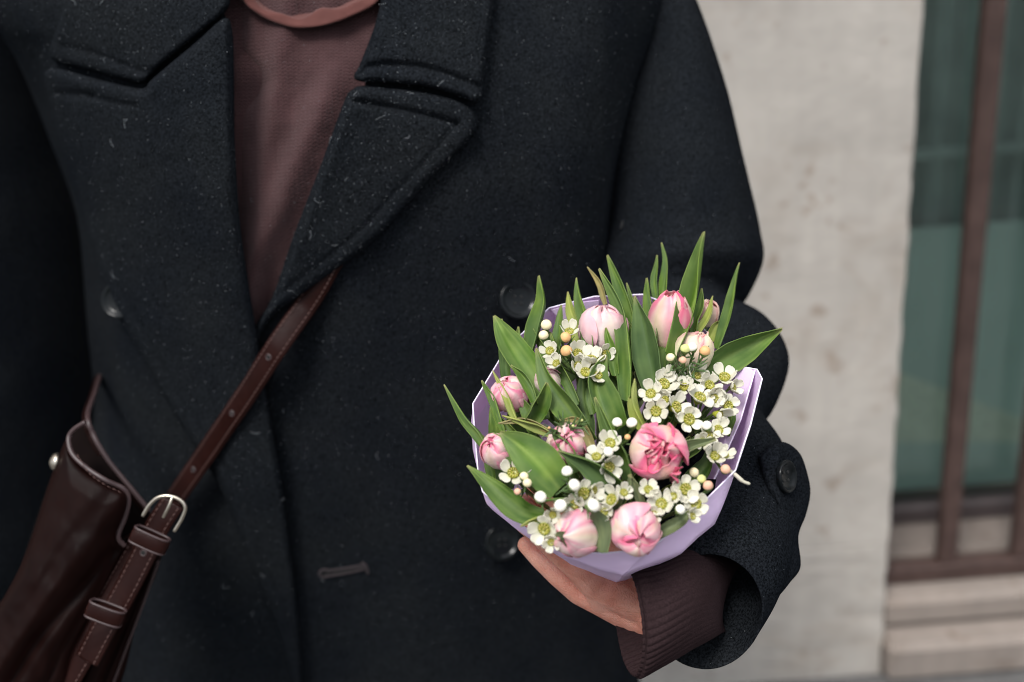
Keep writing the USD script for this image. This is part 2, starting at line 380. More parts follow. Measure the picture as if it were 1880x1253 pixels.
obj('window_ledge', box(xe + 0.004, XR - 0.004, YW + 0.16, YP + 0.2, z_sill_top + 0.002, zb - 0.002, 0.01), stone_mat('worn_ledge', (0.15, 0.125, 0.11), 60), bld, smooth=30)
obj('pane', box(xe + 0.004, XR - 0.004, YP - 0.004, YP + 0.004, zt, 3.0, 0.001), GLASS, win, smooth=False)
zm = at_y(1750, 413, YP + 0.06)[2]
obj('blind', box(xe + 0.004, XR - 0.004, YP + 0.05, YP + 0.06, zt, zm, 0.002), TEAL, win, smooth=False)
tri = np.array([at_y(x, y, YP + 0.046) for x, y in [(1640, 680), (1880, 770), (1885, 812), (1640, 812)]])
obj('pale_panel', (np.vstack([tri, tri + [0, 0.002, 0]]), np.array([[0, 1, 2], [0, 2, 3], [4, 6, 5], [4, 7, 6], [0, 4, 5], [0, 5, 1], [1, 5, 6], [1, 6, 2], [2, 6, 7], [2, 7, 3], [3, 7, 4], [3, 4, 0]])), PALE, win, smooth=False)
cx = np.linspace(xe + 0.004, XR - 0.004, 240); cz = np.array([zt, 3.0])
cv = np.stack([np.repeat(cx[None], 2, 0), np.repeat((YP + 0.22 + 0.02 * np.sin(cx * 95) + 0.012 * np.sin(cx * 41 + 1))[None], 2, 0), np.repeat(cz[:, None], 240, 1)], -1).reshape(-1, 3)
obj('curtain', (cv, grid_faces(2, 240)), CURTAIN, win)
obj('transom', box(xe + 0.004, XR - 0.004, YP + 0.08, YP + 0.1, at_y(1750, 305, YP)[2], at_y(1750, 285, YP)[2], 0.004), CURTAIN, win, smooth=False)
obj('back_wall', box(xe - 0.2, XR + 0.2, YP + 0.5, YP + 0.55, 0, 3.1), ROOM, bld, smooth=False)
pt = at_z(1677, 1222, 0.012)
pv = trimesh.creation.icosphere(3, 0.022); pv = np.array(pv.vertices) * [1.2, 1, 0.55], np.array(pv.faces)
pv = (pv[0] + 0.006 * (meshkit.noise(pv[0] * 90)[:, None] - 0.5) + pt, pv[1])
tag(obj('fallen_blossom', pv, simple('faded_pink', (0.5, 0.25, 0.24))), 'small faded pink blossom lying on the pavement below the barred window', 'blossom')

# ------------------------------------------------------------------ the coat's base surface, as a depth over photo pixels
ctl_y = np.array([-160, 0, 100, 250, 420, 600, 740, 900, 1253, 1700])
ctl_l = np.array([-80, -40, 25, 88, 145, 160, 172, 150, 120, 60])
ctl_r = np.array([1190, 1262, 1250, 1205, 1150, 1140, 1140, 1150, 1175, 1230])
Y0, BB, NN = 0.775, 0.17, 2.5
def smooth_tab(y, xs):
    from scipy.interpolate import PchipInterpolator
    return PchipInterpolator(ctl_y, xs)(np.clip(y, -160, 1700))
def coat_y(px, py, left=True):
    l, r = smooth_tab(py, ctl_l), smooth_tab(py, ctl_r)
    u = np.clip((px - (l + r) / 2) / ((r - l) / 2), -1, 1)
    y = Y0 + BB * (1 - (1 - np.abs(u) ** NN) ** (1 / NN))
    sx_ = np.interp(py, [-100, 60, 150, 230, 320, 440, 1000], [1262, 1254, 1222, 1194, 1168, 1150, 1150])
    k_ = np.clip((px - 1110) / np.maximum(sx_ - 1110, 10), 0, 1)
    y = y + 0.115 * (k_ ** 1.15) * np.clip((py + 120) / 260, 0, 1) * np.clip((1100 - py) / 300, 0, 1)
    if left:
     le = np.interp(py, [130, 195, 285, 405, 520, 622, 700], [78, 92, 114, 150, 176, 190, 200])
     y = y + 0.055 / (1 + np.exp((px - le - 8) / 7.0)) * np.clip((py - 60) / 140, 0, 1) * np.clip((900 - py) / 150, 0, 1)
    y = y + 0.040 * np.clip((360 - py) / 400, 0, 1.3) ** 1.5 + 0.030 * np.clip((py - 430) / 800, 0, 1.2)
    # gentle drape: vertical folds, chest and a crease at the side
    y = y - 0.012 * np.exp(-((px - 1060) / 70.0) ** 2) * np.clip((py + 300) / 700, 0, 1) * np.clip((900 - py) / 300, 0, 1)
    P = np.stack([px / 160.0, py / 520.0, np.zeros_like(px)], -1)
    y = y + 0.010 * (meshkit.fbm(P, 3, 5) - 0.5)
    return y
def D(px, py, left=True):
    px, py = np.broadcast_arrays(np.asarray(px, float), np.asarray(py, float))
    v = (626.5 - py) / F
    return coat_y(px, py, left) / (math.cos(TILT) + v * math.sin(TILT))

def panel(poly, depth, base=0.0, t=0.004, r=10.0, step=6.0, grooves=(), ridge=(), curve=True, noise=0.0008, back=0.001, extra=None, sub=8):
    """a piece of cloth or leather with rounded edges: outline in photo pixels laid on a depth surface.
    base: height of its underside over that surface; t: thickness; grooves: (polyline, depth, width px)"""
    poly = np.asarray(poly, float)
    if curve:
        q = crom(np.vstack([poly, poly[:1]]), sub)[:-1]
    else:
        q = poly
    ring = LineString(np.vstack([q, q[:1]]))
    pg = Polygon(q).buffer(0)
    n = max(int(ring.length / step), 12)
    bp = np.array([ring.interpolate(i / n, normalized=True).coords[0] for i in range(n)])
    x0, y0, x1, y1 = pg.bounds
    gx, gy = np.meshgrid(np.arange(x0, x1, step), np.arange(y0, y1, step * 0.866))
    gx = gx + (np.arange(gx.shape[0]) % 2)[:, None] * step / 2
    g = np.stack([gx.ravel(), gy.ravel()], -1)
    inn = shapely.contains_xy(pg, g[:, 0], g[:, 1])
    g = g[inn]
    dd = shapely.distance(shapely.points(g), ring)
    g, dd = g[dd > step * 0.55], dd[dd > step * 0.55]
    # extra rings near the edge so that the rounding is smooth
    extra_p = []
    for off in (r * 0.12, r * 0.4):
        if off < step * 0.5:
            s = pg.buffer(-off)
            for gg in getattr(s, 'geoms', [s]):
                if gg.is_empty: continue
                e = gg.exterior; k = max(int(e.length / step), 8)
                extra_p += [e.interpolate(i / k, normalized=True).coords[0] for i in range(k)]
    ep = np.array(extra_p).reshape(-1, 2)
    pts = np.vstack([bp, ep, g])
    tri = Delaunay(pts).simplices
    cen = pts[tri].mean(1)
    tri = tri[shapely.contains_xy(pg, cen[:, 0], cen[:, 1])]
    a = pts[tri]
    area = (a[:, 1, 0] - a[:, 0, 0]) * (a[:, 2, 1] - a[:, 0, 1]) - (a[:, 1, 1] - a[:, 0, 1]) * (a[:, 2, 0] - a[:, 0, 0])
    tri = tri[np.abs(area) > 1e-6]; area = area[np.abs(area) > 1e-6]
    tri[area > 0] = tri[area > 0][:, ::-1]                   # face the camera (y runs down)
    dist = shapely.distance(shapely.points(pts), ring); dist[:n] = 0
    k = np.clip(dist / r, 0, 1)
    h = base + t * np.sqrt(np.clip(1 - (1 - k) ** 2, 0, 1))
    for line, dep, wid in grooves:
        L = LineString(crom(line, 8))
        h = h - dep * np.exp(-(shapely.distance(shapely.points(pts), L) / wid) ** 2) * np.clip(k * 2, 0, 1)
    if extra is not None: h = h + extra(pts, dist)
    if noise:
        h = h + noise * (meshkit.fbm(np.stack([pts[:, 0] / 55, pts[:, 1] / 75, np.zeros(len(pts))], -1), 3, 9) - 0.5) * 2 * np.clip(k, 0, 1)
    dep = depth(pts[:, 0], pts[:, 1])
    front = C(pts[:, 0], pts[:, 1], dep - h)
    backv = C(pts[n:, 0], pts[n:, 1], dep[n:] - base + back)
    idx = np.concatenate([np.arange(n), np.arange(len(pts) - n) + len(pts)])
    return np.vstack([front, backv]), np.vstack([tri, idx[tri][:, ::-1]])

# ------------------------------------------------------------------ the person
person = thing('person', 'person in a black wool coat and brown sweater holding a bouquet at the waist', 'person')

# coat body: a tube from knee to shoulder, open in the V of the front
V_OPEN = Polygon([(415, -200), (720, -200), (690, 60), (640, 200), (585, 340), (520, 480), (468, 612), (452, 520), (436, 380), (420, 200)])
ys = np.concatenate([np.linspace(-160, 1260, 150), np.linspace(1270, 1700, 24)])
th = np.linspace(-0.5 * np.pi, 0.5 * np.pi, 150)
l, r = smooth_tab(ys, ctl_l), smooth_tab(ys, ctl_r)
PX = ((l + r) / 2)[:, None] + ((r - l) / 2)[:, None] * np.sign(np.sin(th)) * np.abs(np.sin(th)) ** 0.9
PY = np.repeat(ys[:, None], len(th), 1)
dep = D(PX, PY)
front = C(PX, PY, dep)
shift = np.array([0, 1.0, 0])
mid = front[:, [0]] * (1 - np.linspace(0, 1, 150)[None, :, None]) + front[:, [-1]] * np.linspace(0, 1, 150)[None, :, None]
bulge = (np.abs(np.cos(th)) ** 0.8)[None, :, None] * shift * 0.13
backs = (mid + bulge)[:, ::-1]
allv = np.concatenate([front, backs[:, 1:-1]], 1)
m_ = allv.shape[1]
faces = grid_faces(len(ys), m_, True)
flat_px = np.concatenate([PX, np.full((len(ys), m_ - 150), -9999.0)], 1).ravel()
flat_py = np.repeat(ys, m_)
cut = shapely.contains_xy(V_OPEN, flat_px, flat_py)
faces = faces[~cut[faces].any(1)]
coat = obj('coat', (allv.reshape(-1, 3), faces[:, ::-1]), COAT, person)

# lapels and collar
LAP_R = [(638, 172), (660, 158), (700, 160), (760, 167), (830, 182), (866, 202), (876, 226), (862, 255), (800, 318), (740, 385), (680, 448), (600, 508), (540, 552), (494, 590), (464, 645),
         (466, 604), (500, 545), (540, 430), (590, 300), (622, 212)]
COL_R = [(690, -120), (700, -20), (690, 40), (662, 115), (650, 140), (660, 150), (700, 152), (780, 160), (840, 176), (872, 190), (884, 180), (888, 140), (898, 60), (908, -20), (900, -120)]
LAP_L = [(80, 135), (104, 126), (180, 146), (258, 163), (275, 150), (300, 128), (360, 78), (412, 34), (427, 60), (430, 150), (431, 250), (440, 400), (455, 510), (470, 605), (484, 700), (500, 790), (518, 900), (536, 1040), (548, 1150), (556, 1290),
         (548, 1290), (512, 1172), (462, 1042), (400, 890), (330, 778), (240, 622), (190, 520), (152, 405), (116, 285), (94, 195)]
COL_L = [(140, -120), (120, 0), (98, 70), (90, 100), (104, 114), (180, 134), (256, 153), (276, 140), (300, 118), (360, 68), (414, 22), (424, -20), (420, -120)]
lap_r = panel(LAP_R, D, base=0.004, t=0.0075, r=11, step=5.5, noise=0.0016,
              grooves=[([(650, 186), (720, 198), (800, 216), (838, 228)], 0.0046, 5), ([(838, 228), (790, 285), (720, 360), (660, 425), (580, 490), (505, 548)], 0.0020, 4)],
              extra=lambda p, d: 0.004 * np.exp(-((p[:, 1] - 195) / 90) ** 2) + 0.006 * np.exp(-(((p[:, 0] - (640 - (p[:, 1] - 170) * 0.42))) / 60) ** 2) * np.clip(d / 14, 0, 1))
obj('lapel', lap_r, COAT, coat)
col_r = panel(COL_R, D, base=0.006, t=0.0085, r=11, step=5.5, noise=0.0012,
              grooves=[([(662, 138), (680, 122), (740, 120), (800, 130), (880, 160)], 0.0046, 6), ([(880, 165), (884, 60), (890, -60)], 0.0008, 4)],
              extra=lambda p, d: 0.004 * np.clip((p[:, 1] - 30) / 150, 0, 1))
obj('collar', col_r, COAT, coat)
DL = lambda x, y: D(x, y, False)
lap_l = panel(LAP_L, DL, base=0.013, t=0.0085, r=11, step=5.5, noise=0.0018,
              grooves=[([(104, 172), (150, 175), (170, 176)], 0.0050, 7), ([(168, 178), (215, 190), (250, 195)], 0.0040, 4), ([(112, 190), (136, 275), (172, 395), (212, 515), (262, 610), (352, 765), (424, 880), (484, 1032), (532, 1168)], 0.0020, 4)],
              extra=lambda p, d: 0.005 * np.clip(1 - (p[:, 1]) / 700, 0, 1) * np.clip(d / 14, 0, 1) + 0.004 * np.exp(-((p[:, 0] - 420) / 60) ** 2) * np.clip(d / 14, 0, 1))
obj('lapel', lap_l, COAT, coat)
col_l = panel(COL_L, DL, base=0.006, t=0.0085, r=11, step=5.5, noise=0.0012,
              grooves=[([(118, 86), (170, 98), (250, 128), (290, 130)], 0.0030, 5), ([(128, 80), (160, -20)], 0.0008, 4)])
obj('collar', col_l, COAT, coat)

# sleeves: rings between a left and a right outline point
def sleeve_rings(rows, per=7, sides=120, fold=0.004, seed=1):
    rows = np.array(rows, float)
    q = crom(rows, per)
    A = C(q[:, 0], q[:, 1], q[:, 4]); B = C(q[:, 2], q[:, 3], q[:, 5])
    m = q[:, 6]; md = unit(q[:, 7:10]); md = md[:, [0]] * R + md[:, [1]] * U - md[:, [2]] * _f
    a = np.linspace(0, 2 * np.pi, sides, endpoint=False)
    c = (A + B) / 2; h = (B - A) / 2
    V = c[:, None] + np.cos(a)[None, :, None] * h[:, None] + (np.sin(a)[None, :, None] * (m[:, None] * md)[:, None])
    nz = meshkit.fbm(np.concatenate([V * 14, ], -1), 3, seed) - 0.5
    V = V + unit(V - c[:, None]) * (fold * 2 * nz)[..., None] * np.abs(np.sin(a))[None, :, None]
    return V, c
rows = [(1105, -110, 1205, -110, .96, .96, .050, 0, 0, 1), (1150, 0, 1262, -5, .95, .95, .066, 0, 0, 1), (1160, 90, 1298, 95, .95, .95, .082, 0, 0, 1), (1125, 200, 1332, 200, .95, .95, .094, 0, 0, 1), (1105, 320, 1363, 320, .94, .94, .100, 0, 0, 1),
        (1090, 430, 1388, 428, .94, .94, .100, 0, 0, 1), (1080, 500, 1394, 488, .93, .93, .096, 0, .1, 1), (1080, 560, 1372, 548, .92, .92, .082, 0, .3, .95),
        (1085, 610, 1344, 582, .90, .90, .066, 0, .5, .85), (1095, 670, 1415, 614, .87, .87, .058, 0, .6, .8), (1110, 735, 1447, 670, .84, .84, .056, 0, .65, .76),
        (1125, 795, 1428, 735, .81, .81, .052, 0, .7, .7), (1140, 845, 1400, 778, .785, .785, .048, 0, .75, .65), (1150, 900, 1442, 850, .755, .755, .052, 0, .78, .6), (1160, 960, 1458, 930, .725, .725, .053, 0, .8, .55),
        (1172, 1010, 1458, 1005, .695, .69, .050, -.1, .85, .5), (1188, 1050, 1436, 1080, .67, .66, .048, .05, .85, .4), (1205, 1080, 1394, 1160, .655, .645, .043, .25, .85, .3)]
SV, SC = sleeve_rings(rows)
last, lc = SV[-1], SC[-1]
inner = []
dirn = unit(SC[-8] - SC[-1])
for k, (s, off) in enumerate([(0.985, -0.0012), (0.96, -0.001), (0.93, 0.003), (0.88, 0.03), (0.8, 0.07), (0.5, 0.09)]):
    inner.append(lc + (last - lc) * s + dirn * off)
SV = np.concatenate([SV, np.array(inner)], 0)
sl = obj('sleeve', (SV.reshape(-1, 3), grid_faces(len(SV), SV.shape[1], True)), COAT, coat)
rows = [(-330, -160, 60, -160, 1.02, 1.02, .06, 0, 0, 1), (-300, 60, 62, 60, 1.02, 1.04, .085, 0, 0, 1), (-330, 260, 128, 250, 1.0, 1.10, .12, 0, 0, 1), (-360, 500, 185, 480, .98, 1.14, .16, 0, 0, 1), (-370, 750, 200, 750, .97, 1.15, .17, 0, 0, 1),
        (-370, 1000, 190, 1000, .97, 1.15, .17, 0, 0, 1), (-360, 1300, 170, 1300, .97, 1.15, .16, 0, 0, 1), (-340, 1500, 150, 1500, .97, 1.15, .15, 0, 0, 1)]
SV2, _ = sleeve_rings(rows, fold=0.006, seed=4)
obj('sleeve', (SV2.reshape(-1, 3), grid_faces(len(SV2), SV2.shape[1], True)), COAT, coat)

# armhole seams: dark sunk lines where sleeve and body are sewn together
from scipy.spatial import cKDTree
_pts = np.vstack([SV.reshape(-1, 3), SV2.reshape(-1, 3), front.reshape(-1, 3)])
_rel = _pts - EYE; _d = _rel @ _f
_pix = np.stack([940 + _rel @ R / _d * F, 626.5 - _rel @ U / _d * F], -1)
_tree = cKDTree(_pix)
def seam(line, rad=.0011):
    q = crom(line, 10); out = []
    for p in q:
        _, ii = _tree.query(p, 12); out.append(_d[ii].min())
    dd_ = np.convolve(np.pad(out, 4, mode='edge'), np.ones(9) / 9, 'valid')
    obj('armhole_seam', tube(C(q[:, 0], q[:, 1], dd_ - .0004), rad, 6), COAT_IN, coat)
seam([(1262, 30), (1246, 85), (1222, 150), (1194, 230), (1166, 320), (1140, 420)])

# cuff strap with its button
TAB = [(1392, 838), (1410, 820), (1440, 812), (1468, 832), (1482, 868), (1488, 905), (1480, 945), (1466, 985), (1470, 1040), (1452, 1068), (1428, 1094), (1440, 1045), (1441, 985), (1428, 935), (1404, 892)]
tab_d = lambda x, y: 0.690 + 0.0000 * x + 0.0006 * np.clip(x - 1430, 0, 100) - 0.00012 * (y - 900) + 0 * x
obj('cuff_strap', panel(TAB, tab_d, base=0.0, t=0.008, r=11, step=4, back=0.012), COAT, coat)

def button(px, py, d, rad, nrm, parent):
    prof = [(0.0, .0018), (.0018, .0019), (.6 * rad, .0021), (.72 * rad, .0030), (.80 * rad, .0042), (.90 * rad, .0047), (.97 * rad, .0042), (rad, .0028), (.97 * rad, .0008), (.8 * rad, 0), (0, 0)]
    M = frame(nrm, up=U)
    p = C(px, py, d)
    b = obj('button', place(lathe(prof, 40), p, M), BUTTON, parent)
    holes = []
    for sx in (-1, 1):
        for sy in (-1, 1):
            hv, hf = lathe([(0, .0025), (.0011, .0025), (.0012, .0018)], 12)
            holes.append(place((hv + [sx * .0028, sy * .0028, 0], hf), p, M))
    obj('thread_hole', join(holes), HOLE, b)
pn = person
button(950, 552, D(950, 552) - .003, .0168, CV((.30, .12, 1)), coat)
button(921, 996, D(921, 996) - .003, .0168, CV((.25, .1, 1)), coat)
button(221, 552, D(240, 552) - .0005, .0165, CV((-.12, .05, 1)), coat)
button(1438, 875, tab_d(np.array(1438.), np.array(875.)) - .008, .0115, CV((.75, .1, .75)), coat)
# buttonhole: stitched keyhole slit
def on_coat(pts, h=0.001, n=6):
    q = crom(pts, n); return C(q[:, 0], q[:, 1], D(q[:, 0], q[:, 1]) - h)
bh = [tube(on_coat([(604, 1048), (640, 1043), (668, 1038)]), .0012, 6), tube(on_coat([(604, 1058), (640, 1052), (670, 1045)]), .0012, 6),
      tube(on_coat([(604, 1048), (594, 1046), (587, 1052), (592, 1060), (604, 1058)]), .0013, 6), tube(on_coat([(664, 1033), (672, 1040), (676, 1054)]), .0014, 6)]
bho = obj('buttonhole', join(bh), DARKTHREAD, coat)
obj('slit', tube(on_coat([(592, 1053), (620, 1051), (666, 1042)], .0004), .0011, 6), HOLE, coat)

# sweater: chest, folded collar and ribbed cuff
def Ds(px, py):
    return D(px, py) + 0.016 + 0.012 * np.exp(-((np.asarray(px) - 560) / 120.0) ** 2) * 0
SWP = [(380, -160), (760, -160), (745, 40), (690, 200), (620, 360), (560, 500), (490, 660), (440, 660), (400, 420), (390, 100)]
def sw_extra(p, d):
    x, y = p[:, 0], p[:, 1]
    h = 0.010 * np.exp(-(((x - 430) * 0.55 + (y - 210) * 0.83) / 35) ** 2) * 0
    h -= 0.026 * np.exp(-((x - 432) / 42) ** 2 - ((y - 148) / 34) ** 2) + 0.008 * np.exp(-((x - 425) / 22) ** 2)
    h += 0.012 * np.exp(-((x - 545 + (y - 300) * 0.42) / 34) ** 2) * np.clip((y - 60) / 160, 0, 1) + 0.006 * np.exp(-((x - 470 + (y - 400) * 0.15) / 24) ** 2)
    return h
sw_m = panel(SWP, Ds, base=0.0, t=0.003, r=6, step=5, extra=sw_extra, noise=0.003)
sw = obj('sweater', sw_m, SWEATER, person)
cw = crom([(410, -150), (428, -60), (445, -4), (470, 22), (505, 40), (548, 50), (600, 44), (650, 26), (690, 4), (716, -40), (735, -150)], 10)
cd = lambda p: D(p[:, 0], p[:, 1]) + 0.016
rows_c = []
prof = [(0, -0.004), (-1.5, .002), (-2, .0055), (0, .0068), (4, .0068), (9, .0060), (14, .0052), (18, .0046), (20, .0040), (21, .0005), (26, -.006), (45, -.016), (90, -.03), (150, -.036)]
for up, h in prof:
    q = cw.copy()
    cxm = np.array([575, -80.0])
    v = cxm - q; v /= np.linalg.norm(v, axis=1, keepdims=True)
    q = q + v * (up * (1 + (0.30 * np.sin(q[:, 0:1] / 31 + 1) + .2 * np.sin(q[:, 0:1] / 13)) * (5 < up < 25)))
    rows_c.append(C(q[:, 0], q[:, 1], cd(q) - h - .007 + 0.006 * (meshkit.fbm(np.stack([q[:, 0] / 60, q[:, 1] / 60, q[:, 0] * 0 + up / 30], -1), 3, 2) - .5)))
rc = np.array(rows_c)
obj('sweater_collar', (rc.reshape(-1, 3), grid_faces(rc.shape[0], rc.shape[1])[:, ::-1]), COWL, sw)
# cuff
rows = [(1152, 1034, 1160, 1236, .640, .640, .034, .15, 0, 1), (1163, 1032, 1172, 1239, .636, .638, .035, .1, 0, 1), (1205, 1026, 1215, 1216, .632, .638, .035, 0, 0, 1), (1260, 1010, 1268, 1186, .642, .645, .034, -.1, 0, 1), (1315, 1016, 1318, 1164, .660, .66, .032, -.3, 0, 1),
        (1358, 1040, 1340, 1150, .69, .69, .03, -.5, 0, 1), (1360, 1030, 1330, 1110, .73, .73, .03, -.6, .2, .8)]
q = crom(np.array(rows, float), 16)
nside = 540
a = np.linspace(0, 2 * np.pi, nside, endpoint=False)
A, B = C(q[:, 0], q[:, 1], q[:, 4]), C(q[:, 2], q[:, 3], q[:, 5])
md = unit(q[:, 7:10]); md = md[:, [0]] * R + md[:, [1]] * U - md[:, [2]] * _f
c = (A + B) / 2; h = (B - A) / 2
ribs = 1 + (0.034 * np.abs(np.sin(a * 23)) ** .8)[None, :] * np.clip(1.25 - np.arange(len(q)) / 50, 0.25, 1)[:, None]
V = c[:, None] + (np.cos(a)[None, :, None] * h[:, None] + np.sin(a)[None, :, None] * (q[:, 6][:, None] * md)[:, None]) * ribs[..., None]
V = V + unit(V - c[:, None]) * (0.0055 * (meshkit.fbm(V * 22, 3, 6) - 0.5))[..., None]
inn = [c[0] + (V[0] - c[0]) * s + unit(c[40] - c[0]) * o for s, o in ((.985, -.0014), (.96, -.0012), (.94, .002), (.90, .015), (.80, .03))]
V = np.concatenate([np.array(inn)[::-1], V], 0)
obj('sweater_cuff', (V.reshape(-1, 3), grid_faces(len(V), nside, True)[:, ::-1]), CUFF, sw)

# body: torso, neck, arm and hand as one continuous surface
SPH = manifold3d.Manifold.sphere(1.0, 20)
def ball(p, rr): return SPH.scale([rr] * 3).translate(list(map(float, p)))
def chain(pts):
    return [manifold3d.Manifold.batch_hull([ball(p, rr), ball(q2, r2)]) for (p, rr), (q2, r2) in zip(pts[:-1], pts[1:])]
wr = C(1215, 1112, .672)
K = {'little': (C(1106, 1106, .680), .0100), 'ring': (C(1092, 1068, .662), .0118), 'middle': (C(1092, 1036, .670), .0108), 'index': (C(1100, 1004, .680), .0108)}
bones = []
for n_, (p, rr) in K.items():
    bones += chain([(wr + (p - wr) * 0.1 + U * {'little': -.012, 'ring': -.004, 'middle': .004, 'index': .012}[n_], .015), (p, rr)])
kk = list(K.values())
bones += [manifold3d.Manifold.batch_hull([ball(kk[i][0], .0095), ball(kk[i + 1][0], .0095), ball(wr, .014)]) for i in range(3)]
FING = {'little': [(1064, 1089, .684, .0084), (1025, 1058, .684, .0075), (993, 1028, .686, .0070), (966, 1001, .690, .006)],
        'ring': [(1058, 1034, .646, .0104), (1020, 1000, .640, .0098), (988, 974, .645, .0086), (964, 962, .655, .0068)],
        'middle': [(1040, 1006, .662, .0098), (992, 965, .668, .0088), (968, 940, .682, .0080), (960, 925, .692, .0068)],
        'index': [(1050, 970, .675, .0096), (1005, 930, .690, .0086), (985, 905, .705, .0078), (980, 892, .715, .0066)]}
for n_, js in FING.items():
    bones += chain([K[n_]] + [(C(x, y, d), rr) for x, y, d, rr in js])
bones += chain([(C(1175, 1075, .69), .013), (C(1130, 1010, .705), .012), (C(1105, 960, .715), .0098), (C(1090, 925, .722), .0075)])
bones += chain([(wr, .0235), (C(1260, 1095, .70), .024), (C(1275, 1010, .76), .030), (C(1270, 700, .87), .028), (C(1230, 560, .93), .030), (C(1190, 200, .96), .038), (C(1130, 40, .97), .045)])
bones += [manifold3d.Manifold.batch_hull([ball(C(1100, 40, .98), .04), ball(C(260, 220, 1.0), .04), ball(C(600, 300, .99), .07), ball(C(800, 900, 1.02), .06), ball(C(450, 900, 1.02), .06)])]
bones += chain([(C(575, 60, .96), .06), (C(575, -140, .95), .055)])
bm = manifold3d.Manifold.batch_boolean(bones, manifold3d.OpType.Add).refine_to_length(0.0030)
mm = bm.to_mesh()
bm2 = None
tm = trimesh.Trimesh(mm.vert_properties[:, :3], mm.tri_verts, process=True)
trimesh.smoothing.filter_taubin(tm, 0.5, 0.53, 4)
obj('body', tm, SKIN, person)

# pale specks and loose fibres caught in the wool
LN = []
lr = np.random.default_rng(41)
for (v_, f_), n_ in ((lap_r, 650), (col_r, 380), (lap_l, 900), (col_l, 380), (sw_m, 420), ((allv.reshape(-1, 3), faces[:, ::-1]), 3600), ((SV.reshape(-1, 3), grid_faces(len(SV), SV.shape[1], True)), 200)):
    tm_ = trimesh.Trimesh(v_, f_, process=False)
    face_n = tm_.face_normals
    cen_ = v_[np.asarray(f_)].mean(1)
    ok = ((face_n * unit(EYE - cen_)).sum(1) > .2) & (cen_[:, 2] > .85)
    if ok.mean() < .2: face_n = -face_n; ok = ((face_n * unit(EYE - cen_)).sum(1) > .2) & (cen_[:, 2] > .85)
    ids = np.nonzero(ok)[0]; w_ = tm_.area_faces[ids]; ids = lr.choice(ids, n_, p=w_ / w_.sum())
    bc = lr.dirichlet((1, 1, 1), n_)
    p_ = (v_[np.asarray(f_)[ids]] * bc[..., None]).sum(1); nn_ = face_n[ids]
    for p1, n1 in zip(p_, nn_):
        rr = .00010 + .00018 * lr.random() ** 3
        o_ = trimesh.creation.icosahedron()
        LN.append((o_.vertices * rr + p1 + n1 * rr * .5, o_.faces))
        if lr.random() < .007:
            d1 = np.cross(n1, lr.normal(size=3)); d1 /= np.linalg.norm(d1); d2 = np.cross(n1, d1); L1 = lr.uniform(.003, .008)
            cv_ = crom([p1 + n1 * .0006, p1 + d1 * L1 * .4 + d2 * L1 * lr.uniform(-.3, .3) + n1 * .0012, p1 + d1 * L1 + d2 * L1 * lr.uniform(-.4, .4) + n1 * .0007], 4)
            LN.append(tube(cv_, .00007, 4))
tag(obj('lint', join(LN), LINT, coat), kind='stuff')

# ------------------------------------------------------------------ the shoulder bag
def Dbag(px, py):
    px = np.asarray(px, float); py = np.asarray(py, float)
    s = (px + 0.62 * (py - 1000)) - 120                      # across the bag, its axis leans
    return 0.765 + 0.00000075 * (s + 20) ** 2 - 0.00003 * (py - 1000) + 0.012 * (meshkit.fbm(np.stack([s / 90, py / 400, s * 0], -1), 3, 21) - 0.5)
bag = thing('shoulder_bag', 'dark brown leather bucket bag hanging at the hip beside the coat front', 'bag')
BF = [(140, 788), (126, 806), (134, 834), (160, 862), (196, 885), (226, 899), (235, 916), (231, 946), (217, 985), (228, 1004), (206, 1050), (166, 1132), (132, 1200), (95, 1290), (-110, 1290), (-60, 1200), (-8, 1120), (32, 1050), (62, 975), (92, 880), (118, 812)]
bf = panel(BF, Dbag, base=0.0, t=0.010, r=16, step=5, noise=0.002, back=0.004,
           grooves=[([(205, 1010), (150, 1080), (80, 1160), (20, 1250)], 0.006, 12), ([(215, 1010), (170, 1100), (110, 1200), (70, 1290)], 0.004, 8)],
           extra=lambda p, d: 0.006 * np.clip(d / 40, 0, 1) + 0.005 * np.exp(-((p[:, 0] + 0.75 * (p[:, 1] - 1000) - 165) / 26) ** 2))
obj('front_panel', bf, LEATHER, bag)
gus_d = lambda x, y: Dbag(x, y) + 0.018
GU = [(216, 992), (250, 978), (296, 985), (292, 1040), (255, 1130), (200, 1290), (60, 1290), (120, 1190), (160, 1125), (200, 1050)]
obj('gusset', panel(GU, gus_d, base=0.0, t=0.010, r=14, step=4.5, back=0.02,
    grooves=[([(234, 1000), (200, 1070), (130, 1200), (90, 1290)], 0.007, 6), ([(262, 1000), (225, 1090), (160, 1220), (130, 1290)], 0.007, 6), ([(284, 1010), (250, 1100), (190, 1240), (175, 1290)], 0.006, 6)]), LEATHER, bag)
BK = [(156, 772), (174, 801), (198, 845), (238, 894), (272, 936), (300, 985), (270, 1010), (150, 1290), (-60, 1290), (30, 1060), (92, 880), (126, 812), (136, 786)]
obj('back_panel', panel(BK, lambda x, y: Dbag(x, y) + 0.042, base=0.0, t=0.004, r=6, step=6, back=0.01), BAGIN, bag)
def on_bag(pts, off, n=8, fn=Dbag):
    q = crom(pts, n); return C(q[:, 0], q[:, 1], fn(q[:, 0], q[:, 1]) - off)
obj('front_rim', tube(on_bag([(157, 775), (136, 789), (126, 806), (133, 834), (160, 860), (196, 883), (226, 897), (236, 915), (231, 946), (217, 985), (229, 1003)], .009), .0019, 8), EDGE, bag)
br_ = crom([(184, 690, 1.02), (173, 726, .90), (161, 764, .815), (172, 800, .806), (199, 846, .806), (238, 894, .808), (274, 938, .812)], 8)
obj('back_rim', tube(C(*br_.T), .0021, 8), EDGE, bag)
